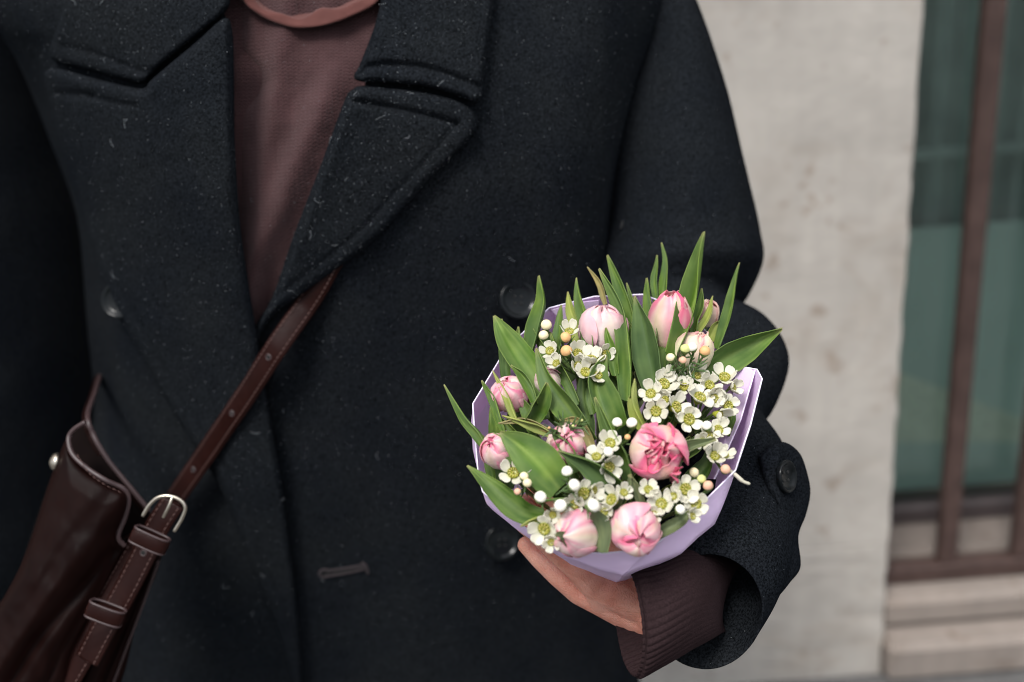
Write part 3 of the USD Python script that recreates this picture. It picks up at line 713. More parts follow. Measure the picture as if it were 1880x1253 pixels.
obj('back_rim', tube(C(br_[:, 0] - 4, br_[:, 1] + 3, br_[:, 2] + .004), .0030, 8), LEATHER, bag)
for ln in ([(218, 1000), (178, 1078), (118, 1190), (70, 1290)], [(240, 990), (206, 1068), (144, 1198), (104, 1290)], [(291, 1030), (262, 1110), (205, 1262), (195, 1290)]):
    obj('gusset_edge', tube(on_bag(ln, -.006), .0013, 6), EDGE, bag)
def stitches(path3, nrm, side, off, ln=.0028, gap=.0016, rad=.00045):
    d = np.linalg.norm(np.diff(path3, axis=0), axis=1); s = np.concatenate([[0], np.cumsum(d)])
    out = []; x = gap
    while x + ln < s[-1]:
        seg = np.array([[np.interp(t, s, path3[:, k]) for k in range(3)] for t in np.linspace(x, x + ln, 4)])
        ii = min(np.searchsorted(s, x), len(path3) - 1)
        seg = seg + side[ii] * off + nrm[ii] * np.array([-.0003, .0003, .0003, -.0003])[:, None]
        out.append(tube(seg, rad, 5)); x += ln + gap
    return join(out)
def rowstitch(pts, off, parent, fn=Dbag, **k):
    P3 = on_bag(pts, off, 10, fn)
    obj('stitching', stitches(P3, np.tile(CV((0, 0, 1)), (len(P3), 1)), np.zeros((len(P3), 3)), 0, **k), THREAD, parent)
rowstitch([(140, 832), (163, 868), (196, 892), (222, 906), (224, 930)], .0135, bag, rad=.0003)
stud_p = C(100, 848, float(Dbag(100., 848.)) - .004)
obj('stud', place(lathe([(0, .0035), (.003, .0032), (.0055, .0018), (.0068, .0005), (.0068, -.002), (.003, -.002)], 24), stud_p, frame(CV((-.75, .15, .55)))), GOLD, bag)

# strap: a domed leather ribbon
def ribbon(path, width, side, nrm, t=.0032, n=13):
    """path (k,3), side and nrm (k,3) unit"""
    a = np.linspace(0, 2 * np.pi, 28, endpoint=False)
    sx = np.sign(np.cos(a)) * np.abs(np.cos(a)) ** 0.35 * width / 2
    sy = np.sign(np.sin(a)) * np.abs(np.sin(a)) ** 0.7 * t / 2
    sy = sy + np.where(np.sin(a) > 0, 0.0010 * np.cos(np.pi * sx / width) ** 2, 0) - 0.0
    V = path[:, None] + sx[None, :, None] * side[:, None] + sy[None, :, None] * nrm[:, None]
    V = V.reshape(-1, 3); Fc = grid_faces(len(path), 28, True)
    c0, c1 = len(V), len(V) + 1
    V = np.vstack([V, path[0], path[-1]]); j = np.arange(28); k = (j + 1) % 28
    return V, np.vstack([Fc, np.stack([np.full(28, c0), k, j], -1), np.stack([np.full(28, c1), (len(path) - 1) * 28 + j, (len(path) - 1) * 28 + k], -1)])
def strap_piece(name, pts, dfn, width, parent, twist=0.0, n=14, mat_=None, holes=(), stitch=True):
    q = crom(pts, n)
    P3 = C(q[:, 0], q[:, 1], dfn(q))
    tg = unit(np.gradient(P3, axis=0))
    view = unit(EYE - P3) + CV((-.25 + twist, .25, 0)); nr = unit(view - tg * (view * tg).sum(1, keepdims=True)); sd = np.cross(tg, nr)
    wv = width
    s = obj(name, ribbon(P3, wv, sd, nr), mat_ or STRAP, parent)
    if stitch:
        for e in (-1, 1):
            st = stitches(P3 + nr * .0019, nr, sd, e * (wv / 2 - .0030))
            obj('stitching', st, THREAD, s)
    for f_ in holes:
        i = int(f_ * (len(P3) - 1))
        M = np.stack([sd[i], tg[i], nr[i]], 0)
        ring = lathe([(.0016, .0006), (.0020, .0012), (.0026, .0012), (.0030, .0004)], 20)
        obj('punched_hole', join([place(lathe([(0, .0009), (.0017, .0009), (.0018, 0)], 16), P3[i] + nr[i] * .0019, M)]), HOLE, s)
        obj('hole_rim', place(ring, P3[i] + nr[i] * .0018, M), EDGE, s)
    return s, P3, nr, sd
def d_strap(q):
    base = D(q[:, 0], q[:, 1])
    t = np.clip((q[:, 1] - 520) / 400, 0, 1)
    over = 0 * t + np.where(q[:, 0] > 520, 0.010, 0.0165)
    return base - np.interp(q[:, 1], [380, 480, 560, 640, 780, 920, 1000], [-.002, .002, .006, .025, .028, .030, .032])
strap, SP, SN, SS = strap_piece('strap', [(660, 400), (610, 478), (572, 545), (510, 634), (444, 736), (376, 836), (322, 914), (300, 945)], d_strap, .0195, bag, holes=(0.462, 0.612, 0.762))
low_d = lambda q: Dbag(q[:, 0], q[:, 1]) - np.interp(q[:, 1], [920, 1000, 1215], [.012, .012, .013])
strap_piece('strap_end', [(318, 922), (292, 962), (268, 1010), (228, 1088), (186, 1162), (160, 1212)], low_d, .0200, bag, holes=(0.42,))
strap_piece('strap_tab', [(262, 1000), (216, 1080), (160, 1180), (96, 1290)], lambda q: Dbag(q[:, 0], q[:, 1]) - .006, .0235, bag)
def loop(px, py, ang, w, dd):
    """a leather keeper round the strap"""
    c0 = C(px, py, dd); ax = CV((math.cos(ang), math.sin(ang), 0)); up = CV((-math.sin(ang), math.cos(ang), 0)); nz = CV((0, 0, 1))
    a = np.linspace(0, 2 * np.pi, 41)
    ring = c0 + (np.sign(np.cos(a)) * np.abs(np.cos(a)) ** .5)[:, None] * ax * w / 2 + (np.sign(np.sin(a)) * np.abs(np.sin(a)) ** .7)[:, None] * nz * .0055
    V = []
    for h_, e in ((-.0055, .0000), (-.0045, .0012), (0, .0016), (.0045, .0012), (.0055, 0)):
        V.append(ring + up * h_ + unit(ring - c0) * e)
    V = np.array(V)
    k = obj('keeper', (V.reshape(-1, 3), grid_faces(5, 41)), STRAP, bag)
    for h_ in (-.0055, .0055):
        obj('keeper_edge', tube(ring + up * h_ + unit(ring - c0) * .0004, .0010, 6), EDGE, k)
loop(275, 992, math.radians(-24), .0265, .748)
loop(194, 1126, math.radians(-20), .0265, .747)
bk = crom([(262, 948), (274, 928), (290, 914), (310, 911), (330, 918), (340, 932), (334, 952), (320, 976)], 8)
bd = np.interp(bk[:, 1], [911, 976], [.741, .744])
obj('buckle', tube(C(bk[:, 0], bk[:, 1], bd), .0015, 10), GOLD, bag)
obj('buckle_prong', tube(C(*np.array([(316, 914), (310, 930), (300, 950)]).T, np.array([.7405, .739, .742])), .0013, 8), GOLD, bag)

# ------------------------------------------------------------------ the bouquet
def dB(px, py):
    """depth of the bouquet's surface: a dome whose axis leans up and towards the camera"""
    px = np.asarray(px, float); py = np.asarray(py, float)
    return 0.600 + 0.00022 * (800 - py) + 0.022 * (((px - 1135) / 250) ** 2 + ((py - 800) / 250) ** 2)
APEX = C(1105, 1020, .80)

# wrapping paper: folded polygon cone
wrap = thing('bouquet_wrap', 'lilac paper cone wrapped round the tulips and white flowers', 'wrapping paper')
RIM = [(868, 742, .655), (872, 800, .645), (878, 868, .632), (886, 903, .622), (960, 966, .602), (1030, 1013, .588), (1110, 1016, .583), (1195, 1008, .583), (1272, 942, .590), (1350, 864, .602), (1378, 780, .615), (1399, 696, .630), (1390, 679, .640), (1352, 672, .655), (1320, 640, .668), (1270, 575, .690), (1180, 541, .705), (1090, 545, .706), (1008, 566, .700), (930, 640, .685)]
MID = [(866, 775, .690), (868, 825, .675), (876, 880, .655), (894, 925, .636), (962, 978, .615), (1036, 1024, .602), (1090, 1044, .600), (1142, 1057, .600), (1250, 1014, .606), (1312, 958, .616), (1347, 880, .638), (1356, 790, .68), (1352, 760, .69), (1330, 740, .70), (1300, 700, .71), (1250, 640, .735), (1170, 600, .75), (1090, 600, .75), (1020, 620, .745), (930, 690, .725)]
RIM, MID = np.array(RIM, float), np.array(MID, float)
r0, r1 = C(*RIM.T), C(*MID.T)
low0 = APEX + (r1 - r1.mean(0)) * 0.78 + (r1.mean(0) - APEX) * 0.66
low = APEX + (r1 - r1.mean(0)) * 0.42 + (r1.mean(0) - APEX) * 0.28
tip = APEX + (r1 - r1.mean(0)) * 0.22
tail = APEX + (r1 - r1.mean(0)) * 0.2 - (r1.mean(0) - APEX) * 0.08
def sheet_solid(rings, th=.0006, sub=4):
    rings = [np.asarray(x) for x in rings]
    nr = len(rings[0])
    out = []
    for x in rings:                                     # subdivide each straight side
        xx = np.concatenate([x[i] + (x[(i + 1) % nr] - x[i]) * np.linspace(0, 1, sub, endpoint=False)[:, None] for i in range(nr)])
        out.append(xx)
    full = []
    for a_, b_ in zip(out[:-1], out[1:]):
        for t in np.linspace(0, 1, 6, endpoint=False): full.append(a_ * (1 - t) + b_ * t)
    full.append(out[-1]); G = np.array(full)
    amp = np.minimum(np.arange(len(G)) / 4.0, 1)[:, None, None]
    G = G + amp * 0.006 * (np.stack([meshkit.fbm(G * 22, 3, k) for k in (1, 2, 3)], -1) - 0.5)
    cen = G.mean(1, keepdims=True)
    I = G + unit(cen - G) * th
    V = np.concatenate([G, I[::-1]], 0)
    return V.reshape(-1, 3), grid_faces(len(V), V.shape[1], True), out[0]
wv, wf, edge = sheet_solid([r0, r1, low0, low, tip, tail])
obj('paper_sheet', (wv, wf), PAPER, wrap, smooth=22)
e2 = np.vstack([edge, edge[:1]])
obj('cut_edge', tube(e2, .0005, 6, caps=False), PAPER_EDGE, wrap)
# folded inner layers on the right and at the top
def flap(name, pts, th=.0007):
    p = np.array([C(*q) for q in pts]); n = len(p)
    cen = p.mean(0); nrm = unit(np.cross(p[1] - p[0], p[-1] - p[0]))
    v = np.vstack([p, p + nrm * th, cen, cen + nrm * th]); f = []
    for i in range(n):
        j = (i + 1) % n
        f += [[i, j, 2 * n], [n + j, n + i, 2 * n + 1], [i, n + i, j], [j, n + i, n + j]]
    m = trimesh.Trimesh(v, np.array(f), process=False)
    obj(name, m, PAPER, wrap, smooth=20)
flap('inner_flap', [(1352, 672, .650), (1386, 680, .642), (1360, 770, .640), (1312, 880, .632), (1296, 880, .655), (1330, 770, .668)])
flap('inner_flap', [(1012, 570, .701), (1060, 556, .703), (1100, 552, .706), (1090, 620, .722), (1040, 600, .712)])
obj('cut_edge', tube(np.array([C(1386, 680, .6415), C(1360, 770, .6395), C(1312, 880, .6315)]), .0006, 6), PAPER_EDGE, wrap)

# --- builders for petals, leaves and small flowers
def solid_grid(V, N, th):
    """thin closed sheet from a (n, m, 3) grid"""
    n, m = V.shape[:2]
    Bk = V - N * th
    A = np.concatenate([V.reshape(-1, 3), Bk.reshape(-1, 3)])
    f = grid_faces(n, m); g = f[:, ::-1] + n * m
    idx = np.arange(n * m).reshape(n, m)
    loop_ = np.concatenate([idx[0], idx[1:, -1], idx[-1, -2::-1], idx[-2:0:-1, 0]])
    nx = np.roll(loop_, -1)
    s = np.vstack([np.stack([loop_, loop_ + n * m, nx], -1), np.stack([nx, loop_ + n * m, nx + n * m], -1)])
    return A, np.vstack([f, g, s])

def grid_normals(V):
    du = np.gradient(V, axis=0); dv = np.gradient(V, axis=1)
    return unit(np.cross(du, dv))

def petal_mesh(R_, L, phi, half, r_scale, top, open_, seed, pal, ruffle=0.0, spiral=0.10, dk=0.5, tw=0.0, tipz=0.0):
    n, m = 18, 15
    t = np.linspace(0, 1, n)[:, None]; s = np.linspace(-1, 1, m)[None, :]
    wt = np.clip(np.sin(np.pi * (0.16 + 0.74 * t)) ** 0.55, 0, 1) * (1 - 0.30 * t ** 4)
    ang = phi + s * half * wt * (1.0 + 0.5 * t * t)
    prof = np.interp(t, [0, .1, .25, .45, .62, .78, .9, 1], [.22, .52, .82, 1.0, .97, .80, .58 + open_ * .2, top + open_ * .35])
    zz = np.interp(t, [0, .1, .25, .45, .62, .78, .9, 1], [0, .03, .16, .40, .62, .82, .93, 1.0])
    rr = R_ * r_scale * prof * (1 + spiral * s * (0.4 + t)) * (1 + 0.045 * np.exp(-(s / .22) ** 2) * t + 0.06 * np.abs(s) ** 5)
    z = L * zz - L * 0.06 * s ** 2 * t - L * tipz * t ** 3
    rng = np.random.default_rng(seed)
    ph = rng.uniform(0, 6, 4)
    wob = ruffle * np.sin(s * 3.2 + ph[0] + 3 * t) * t ** 1.5 + ruffle * 0.6 * np.sin(s * 6.5 + ph[1]) * t ** 2
    rr = rr * (1 + wob); z = z + L * ruffle * 0.5 * np.sin(s * 4.1 + ph[2]) * t ** 2
    V = np.stack([rr * np.cos(ang), rr * np.sin(ang), z + 0 * s], -1)
    # fine lengthwise ridges
    off3 = np.stack([meshkit.fbm(V / R_ * 1.3 + seed * 3.7, 3, 50 + q_) - .5 for q_ in range(3)], -1)
    V = V + off3 * R_ * (0.14 + 0.6 * ruffle) * (t ** 1.2)[..., None]
    N = grid_normals(V)
    if ((N[n // 2, m // 2] * [math.cos(phi), math.sin(phi), 0]).sum()) < 0: N = -N
    V = V + N * (0.00016 * np.sin(s * 24 + ph[3]) * np.sin(np.pi * t))[..., None]
    pink, cream, green, deep = pal
    k = np.clip(np.abs(s) / 0.9, 0, 1)
    streak = np.exp(-((s + .12 * np.sin(t * 3 + seed)) / (0.30 - .12 * t)) ** 2) * np.clip(1.10 - t, 0, 1) ** 0.4
    nz = meshkit.noise(np.stack([s * 7 + 0 * t + seed, t * 2.2 + 0 * s, 0 * s + 0 * t + seed], -1), seed)
    col = pink[None, None] * (1 - 0) + 0 * V
    w1 = np.clip(0.84 - 0.42 * t + 1.7 * (nz - .5) + 0.30 * np.exp(-(s / .5) ** 2) - 0.45 * k ** 3, 0, 1)[..., None]
    col = col * (1 - w1) + cream * w1
    w2 = (0.8 * streak + 0.6 * np.clip(1 - t * 5, 0, 1))[..., None].clip(0, 1)
    col = col * (1 - w2) + green * w2
    w3 = np.clip((t - 0.80) * 2.0 * dk + 1.7 * (k - .62) * t * dk + (0.35 * dk if dk > .9 else 0), 0, 0.85)[..., None]
    col = col * (1 - w3) + deep * w3
    # outward shell
    col = col * (1 - tw) + cream * tw if tw > 0 else col * (1 + tw) - pink * tw
    A, Fc = solid_grid(V, N, 0.0005)
    cc = np.concatenate([col.reshape(-1, 3), col.reshape(-1, 3)])
    e1, e2_ = V[1, 0] - V[0, 0], V[0, 1] - V[0, 0]
    if (np.cross(e1, e2_) @ N[0, 0]) < 0: pass
    f0 = Fc[0]; nn = np.cross(A[f0[1]] - A[f0[0]], A[f0[2]] - A[f0[0]])
    if nn @ N[0, 0] < 0: Fc = Fc[:, ::-1]
    return A, Fc, cc

PALS = {'pink': ((.84, .30, .43), (.90, .68, .67), (.58, .60, .30), (.80, .11, .27)),
        'hot': ((.82, .21, .35), (.90, .60, .60), (.60, .60, .30), (.78, .05, .18)),
        'pale': ((.82, .50, .56), (.86, .72, .69), (.62, .62, .40), (.80, .42, .50)),
        'peach': ((.82, .50, .48), (.84, .72, .55), (.62, .62, .36), (.78, .36, .38))}
PALS = {k: tuple(np.array(c) for c in v) for k, v in PALS.items()}

def head(parent, pos, axis, R_, L, pal, seed, kind='bud', spin=0.0):
    M = frame(axis, up=CV((0, 1, .2)))
    rng = np.random.default_rng(seed)
    whorls = {'bud': [(3, .64, 1.02, .30, 0.0, .06), (3, .64, .88, .16, 0.0, .08), (3, .60, .72, .09, 0.0, .12), (3, .6, .45, .04, 0, .15)],
              'double': [(3, .62, 1.03, .50, .06, .10), (4, .56, .93, .36, .03, .16), (4, .56, .80, .26, .0, .26), (5, .46, .64, .16, .0, .34), (5, .5, .46, .08, .0, .36), (4, .6, .28, .03, .0, .3), (3, .7, .14, .02, 0, .2)],
              'flare': [(3, .60, 1.0, .42, .30, .05), (3, .62, .92, .30, .2, .06), (3, .6, .75, .15, 0, .1)],
              'open': [(3, .62, 1.0, .62, .35, .05), (3, .62, .92, .5, .25, .06), (3, .60, .74, .34, .1, .1)]}[kind]
    for w, (n_, half, rs, top, op, ruf) in enumerate(whorls):
        for i in range(n_):
            phi = spin + 2 * np.pi * (i + 0.5 * (w % 2)) / n_ + rng.uniform(-.12, .12)
            A, Fc, cc = petal_mesh(R_, L * (1 - 0.02 * w + rng.uniform(-.09, .05) * (1.3 if kind == 'double' else 1)), phi, half * 2 * np.pi / n_ * 1.05 * rng.uniform(.92, 1.05), rs, top * rng.uniform(.8, 1.1), op, seed * 31 + w * 7 + i, PALS[pal], ruf, rng.choice([-1, 1]) * rng.uniform(.03, .12), tw=rng.uniform(-.35, .4), dk=min(.75 + .35 * w, 1.3), tipz=rng.uniform(0, .10))
            sh = np.array([rng.normal() * .035 * w * R_ * (2 if kind == 'double' else 1), rng.normal() * .035 * w * R_ * (2 if kind == 'double' else 1), 0])
            obj('petal', ((A + sh) @ M + pos, Fc), PETAL, parent, col=cc)

def stem_to(parent, a, name='stem', rad=.0032, m=None):
    midp = (a + APEX) / 2 + CV((0, 0, -.01))
    obj(name, tube(crom([a, midp, APEX, APEX + (APEX - midp) * 0.1], 6), rad, 8), m or GREENERY, parent)

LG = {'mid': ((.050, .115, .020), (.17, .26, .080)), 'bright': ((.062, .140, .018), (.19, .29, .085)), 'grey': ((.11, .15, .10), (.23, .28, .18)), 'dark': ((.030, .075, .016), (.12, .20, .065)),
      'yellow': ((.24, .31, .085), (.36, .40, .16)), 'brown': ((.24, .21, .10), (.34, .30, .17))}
def leaf(parent, pts, W, tone='mid', fold=0.25, roll=0.0, dz=(0.02, -0.012), curl=0.0, wmax=0.35, seed=0, tipblunt=.0):
    """pts: photo pixels from base to tip. W: full width in pixels. dz: depth offset to the bouquet's dome at base and tip"""
    q = crom(pts, 7 if len(pts) > 3 else 10)
    n = len(q); t = np.linspace(0, 1, n)
    q = q + (np.stack([np.sin(t * 5 + seed), np.cos(t * 4 + seed)], -1) - np.array([np.sin(seed), np.cos(seed)])) * (2.2 * np.sin(np.pi * t))[:, None]
    d0 = dB(q[:, 0], q[:, 1]) + dz[0] * (1 - t) ** 1.0 + dz[1] * t + 0
    P3 = C(q[:, 0], q[:, 1], d0)
    tg = unit(np.gradient(P3, axis=0))
    vw = unit(EYE - P3); sd = unit(np.cross(tg, vw)); nr = np.cross(sd, tg)
    roll = np.asarray(roll) * 1.6
    tw_ = 0.35 * np.sin(t * 4.2 + seed * 1.7) * t
    rl = np.asarray(roll) * np.ones(n) + tw_ if np.ndim(roll) == 0 else np.interp(t, np.linspace(0, 1, len(roll)), roll)
    sd, nr = np.cos(rl)[:, None] * sd + np.sin(rl)[:, None] * nr, -np.sin(rl)[:, None] * sd + np.cos(rl)[:, None] * nr
    w = 0.97 * (W / F) * d0 / 2 * np.interp(t, [0, wmax * .5, wmax, .6, .8, .92, 1], [.62, .88, 1, .84, .50, .26, .07 + tipblunt])
    m = 17
    s = np.sin(np.linspace(-np.pi / 2, np.pi / 2, m))[None, :]
    fold = fold * (2.1 if W < 45 else 1.5)
    up = fold * np.abs(s) ** 1.4 - fold * .3
    off = s * (1 - 0.10 * min(abs(fold), 1.5))
    wav = 0.10 * np.sin(t * 7 + seed)[:, None] * s * (1 - t[:, None])
    V = P3[:, None] + (w[:, None] * off)[..., None] * sd[:, None] + (w[:, None] * (up + wav + curl * s * np.abs(s) * t[:, None]))[..., None] * nr[:, None]
    N = grid_normals(V)
    if (N[n // 2, m // 2] @ nr[n // 2]) < 0: N = -N
    V = V + N * (0.00018 * np.cos(s * 19))[..., None]
    a_, b_ = (np.array(x) * np.array([1.22, 1.12, .80]) for x in LG[tone])
    edge_ = np.clip((np.abs(s) - .90) / .1, 0, 1) ** 1.5
    vein = 0.5 + 0.5 * np.cos(s * 21 + seed)
    nz = meshkit.noise(np.stack([s * 4 + 0 * t[:, None], t[:, None] * 7 + 0 * s, 0 * s + 0 * t[:, None] + seed], -1), seed)
    k = np.clip(0.25 * vein + 0.5 * edge_ + 0.7 * (nz - 0.4) + 0.35 * t[:, None] ** 4 + 0.25 * np.exp(-(s / .1) ** 2), 0, 1)[..., None]
    col = a_ * (1 - k) + b_ * k
    bl = .6 * np.clip(1.6 * meshkit.noise(np.stack([s * 1.3 + 0 * t[:, None], t[:, None] * 3 + 0 * s, 0 * s + 0 * t[:, None] + seed + 7.3], -1), seed + 3) - .45, 0, .5)[..., None]
    col = col * (1 - bl) + np.array([.13, .18, .11]) * bl
    te = np.clip((t - .93) / .07, 0, 1)[:, None, None]
    col = col * (1 - .6 * te) + np.array([.42, .36, .17]) * .6 * te
    A, Fc = solid_grid(V, N, .0004)
    f0 = Fc[len(Fc) // 4]; nn = np.cross(A[f0[1]] - A[f0[0]], A[f0[2]] - A[f0[0]])
    if nn @ nr[n // 3] < 0: Fc = Fc[:, ::-1]
    obj('leaf', (A, Fc), LEAF, parent, col=np.concatenate([col.reshape(-1, 3)] * 2))

# --- tulips: heads with their petals, stems and leaves
GT = 'tulips in the bouquet'
def tulip(label, px, py, dz, axis, Rpx, L, pal, seed, kind, spin=0.0, leaves=()):
    t = thing('tulip', label, 'tulip', GT)
    d = float(dB(px, py)) + dz
    R_ = Rpx * d / F
    ax = unit(CV(axis))
    base = C(px, py, d) - ax * (L * R_ * 0.5)
    head(t, base, ax, R_, L * R_, pal, seed, kind, spin)
    stem_to(t, base + ax * .002)
    for lf in leaves: leaf(t, **{'seed': seed * 3 + int(lf['pts'][0][0]) % 17, **lf})
    return t
def l_(pts, W, tone='mid', **k): return dict(pts=pts, W=W, tone=tone, **k)

tulip('pink tulip seen end on, right of the grey leaf at the lower paper edge', 1165, 972, -.002, (.05, -.25, 1), 46, 1.9, 'pink', 11, 'bud', .5,
      [l_([(1105, 1015), (1108, 975), (1100, 950), (1088, 937)], 38, 'grey', fold=-.2, dz=(.0, -.018), wmax=.5, tipblunt=.4, curl=.3),
       l_([(1205, 985), (1230, 966), (1252, 950), (1266, 938)], 26, 'grey', fold=.3, dz=(.004, -.006))])
tulip('pink tulip lying on its side at the lower paper edge, left of the grey leaf', 1057, 980, .000, (-.62, .08, .75), 42, 2.3, 'pink', 12, 'bud', .2,
      [l_([(1056, 1014), (1042, 996), (1030, 986), (1020, 984)], 20, 'grey', fold=.2, dz=(-.004, -.022)),
       l_([(1025, 957), (1000, 948), (975, 952), (956, 967)], 14, 'yellow', fold=.5, dz=(.0, -.014), roll=.5),
       l_([(998, 950), (955, 938), (900, 893), (858, 855)], 50, 'mid', fold=.25, dz=(.012, -.014), wmax=.45, roll=-.25)])
tulip('open ruffled double tulip, deep pink, largest bloom in the middle of the bouquet', 1208, 828, -.012, (.02, .02, 1), 50, 1.45, 'hot', 23, 'double', .9,
      [l_([(1243, 885), (1248, 850), (1270, 822), (1314, 806)], 36, 'grey', fold=.7, dz=(.006, -.02), wmax=.5, roll=.35, tipblunt=.15),
       l_([(1158, 880), (1148, 838), (1120, 790), (1092, 730)], 38, 'mid', fold=.75, dz=(.01, -.014), roll=.3, wmax=.4),
       l_([(1188, 795), (1176, 765), (1168, 730), (1165, 696)], 24, 'yellow', fold=.8, dz=(.006, -.012), roll=.5),
       l_([(1126, 940), (1136, 915), (1150, 890), (1157, 875)], 17, 'grey', fold=.3, dz=(.004, -.012), tipblunt=.4),
       l_([(1184, 938), (1172, 912), (1162, 890), (1156, 872)], 19, 'grey', fold=.3, dz=(.004, -.012), tipblunt=.4)])
T_HID = tulip('pink tulip mostly hidden behind a broad leaf, left of centre', 1042, 812, .004, (-.15, .25, .9), 38, 1.9, 'pink', 14, 'bud', 1.0,
      [l_([(1062, 866), (1048, 835), (1030, 812), (1013, 793)], 30, 'mid', fold=.5, dz=(.004, -.012), roll=.4),
       l_([(1155, 912), (1125, 888), (1080, 850), (1024, 828)], 52, 'dark', fold=.7, dz=(.006, -.018), roll=.3, wmax=.45),
       l_([(1028, 898), (1000, 868), (958, 826), (918, 794)], 86, 'bright', fold=.22, dz=(.004, -.020), wmax=.45),
       l_([(1090, 830), (1075, 800), (1058, 776), (1032, 772)], 20, 'brown', fold=.3, dz=(.0, -.01))])
tulip('slim pale pink tulip at the left paper edge, below the upper left bloom', 913, 828, .002, (-.34, .50, .75), 30, 2.7, 'pink', 15, 'bud', .3,
      [l_([(892, 822), (880, 795), (850, 760), (815, 707)], 22, 'mid', fold=.6, dz=(.004, -.012), roll=.5, wmax=.3),
       l_([(945, 850), (932, 822), (918, 808), (905, 796)], 26, 'mid', fold=.4, dz=(.0, -.010), roll=.3),
       l_([(1012, 798), (985, 782), (958, 772), (922, 764)], 20, 'yellow', fold=.5, dz=(.004, -.010), roll=.4)])
tulip('rose pink tulip at the upper left of the wrap, behind two thin leaves', 937, 722, .004, (-.30, .60, .70), 34, 2.2, 'pink', 16, 'bud', .8,
      [l_([(926, 792), (912, 760), (900, 730), (884, 699)], 20, 'mid', fold=.5, dz=(.004, -.010), roll=.4),
       l_([(948, 772), (936, 742), (920, 712), (904, 681)], 17, 'yellow', fold=.6, dz=(-.002, -.014), roll=.5),
       l_([(985, 745), (975, 715), (960, 690), (938, 671)], 22, 'mid', fold=.5, dz=(-.002, -.012), roll=.3),
       l_([(996, 730), (968, 680), (935, 625), (907, 580)], 62, 'bright', fold=.35, dz=(.010, -.012), roll=-.2, wmax=.4),
       l_([(932, 710), (926, 665), (920, 620), (921, 586)], 26, 'dark', fold=.3, dz=(.016, .006), roll=.3)])
tulip('small pale tulip bud peeking between long leaves, left of the centre', 1006, 700, .008, (-.2, .6, .75), 24, 2.3, 'pale', 17, 'bud', .1,
      [l_([(1088, 812), (1050, 762), (1010, 705), (984, 640)], 54, 'mid', fold=.5, dz=(.012, -.014), roll=.25, wmax=.45),
       l_([(966, 778), (982, 752), (998, 728), (1004, 703)], 48, 'mid', fold=.8, dz=(.004, -.014), roll=-.35, wmax=.4),
       l_([(1062, 742), (1040, 690), (1022, 650), (1010, 610)], 26, 'mid', fold=.4, dz=(.01, -.004), roll=.4),
       l_([(1005, 790), (975, 775), (950, 770), (915, 778)], 16, 'brown', fold=.4, dz=(.002, -.008), roll=.3)])
tulip('pale blush tulip standing upright near the top of the wrap', 1106, 604, .004, (.02, .94, .30), 43, 2.3, 'pale', 18, 'bud', .6,
      [l_([(968, 665), (985, 610), (1000, 560), (989, 507)], 36, 'mid', fold=.6, dz=(.01, .0), roll=.4, wmax=.35),
       l_([(1086, 660), (1078, 610), (1066, 560), (1058, 511)], 28, 'mid', fold=.6, dz=(.004, -.010), roll=.3, wmax=.3),
       l_([(1112, 560), (1104, 535), (1092, 512), (1078, 491)], 13, 'brown', fold=.3, dz=(.02, .010), roll=.3),
       l_([(1165, 640), (1155, 580), (1138, 525), (1115, 469)], 32, 'mid', fold=.5, dz=(.014, .0), roll=.3, wmax=.4),
       l_([(1152, 735), (1152, 660), (1136, 570), (1100, 494)], 38, 'mid', fold=.6, dz=(-.002, -.016), roll=.35, wmax=.35),
       l_([(1130, 690), (1122, 660), (1116, 630), (1112, 602)], 22, 'mid', fold=.4, dz=(-.004, -.012))])
tulip('bright pink tulip with flared tips at the top right of the bouquet', 1232, 590, .006, (.06, .97, .18), 40, 2.9, 'hot', 19, 'flare', .0,
      [l_([(1205, 730), (1195, 660), (1182, 600), (1165, 544)], 60, 'dark', fold=.55, dz=(.006, -.010), roll=.3, wmax=.35),
       l_([(1203, 645), (1200, 600), (1194, 555), (1187, 511)], 26, 'mid', fold=.5, dz=(.012, .004), roll=.3),
       l_([(1204, 560), (1205, 530), (1206, 500), (1206, 469)], 15, 'mid', fold=.4, dz=(.024, .014), roll=.3),
       l_([(1216, 560), (1221, 520), (1222, 480), (1214, 446)], 18, 'mid', fold=.4, dz=(.022, .012), roll=.3),
       l_([(1236, 660), (1256, 600), (1278, 520), (1293, 427)], 44, 'bright', fold=1.0, dz=(-.006, -.016), roll=.25, wmax=.4)])
tulip('half closed blush tulip right of the upright bloom, beside the long outstretched leaf', 1272, 645, -.002, (.35, .85, .35), 37, 2.5, 'peach', 20, 'bud', .4,
      [l_([(1275, 615), (1278, 588), (1284, 560), (1288, 530)], 22, 'bright', fold=.5, dz=(-.002, -.006), roll=.3),
       l_([(1276, 625), (1288, 598), (1300, 570), (1308, 544)], 18, 'yellow', fold=.5, dz=(.0, -.004), roll=.4),
       l_([(1318, 640), (1332, 590), (1346, 540), (1357, 483)], 24, 'mid', fold=.5, dz=(.0, -.004), roll=.4, wmax=.3),
       l_([(1272, 705), (1320, 664), (1375, 634), (1436, 604)], 62, 'bright', fold=.6, dz=(.014, -.022), roll=-.2, wmax=.42),
       l_([(1290, 640), (1302, 620), (1312, 604), (1324, 590)], 22, 'yellow', fold=.4, dz=(.006, .006))])
tulip('small peach tulip bud half hidden at the far right, behind the tallest leaf', 1298, 575, .016, (.1, .9, .4), 20, 2.6, 'peach', 21, 'bud', .4,
      [l_([(1135, 790), (1112, 760), (1098, 705), (1112, 654)], 66, 'mid', fold=.7, dz=(.008, -.012), roll=-.2, wmax=.45),
       l_([(1150, 800), (1140, 760), (1128, 720), (1118, 680)], 40, 'dark', fold=.3, dz=(.020, .010), roll=.2)])

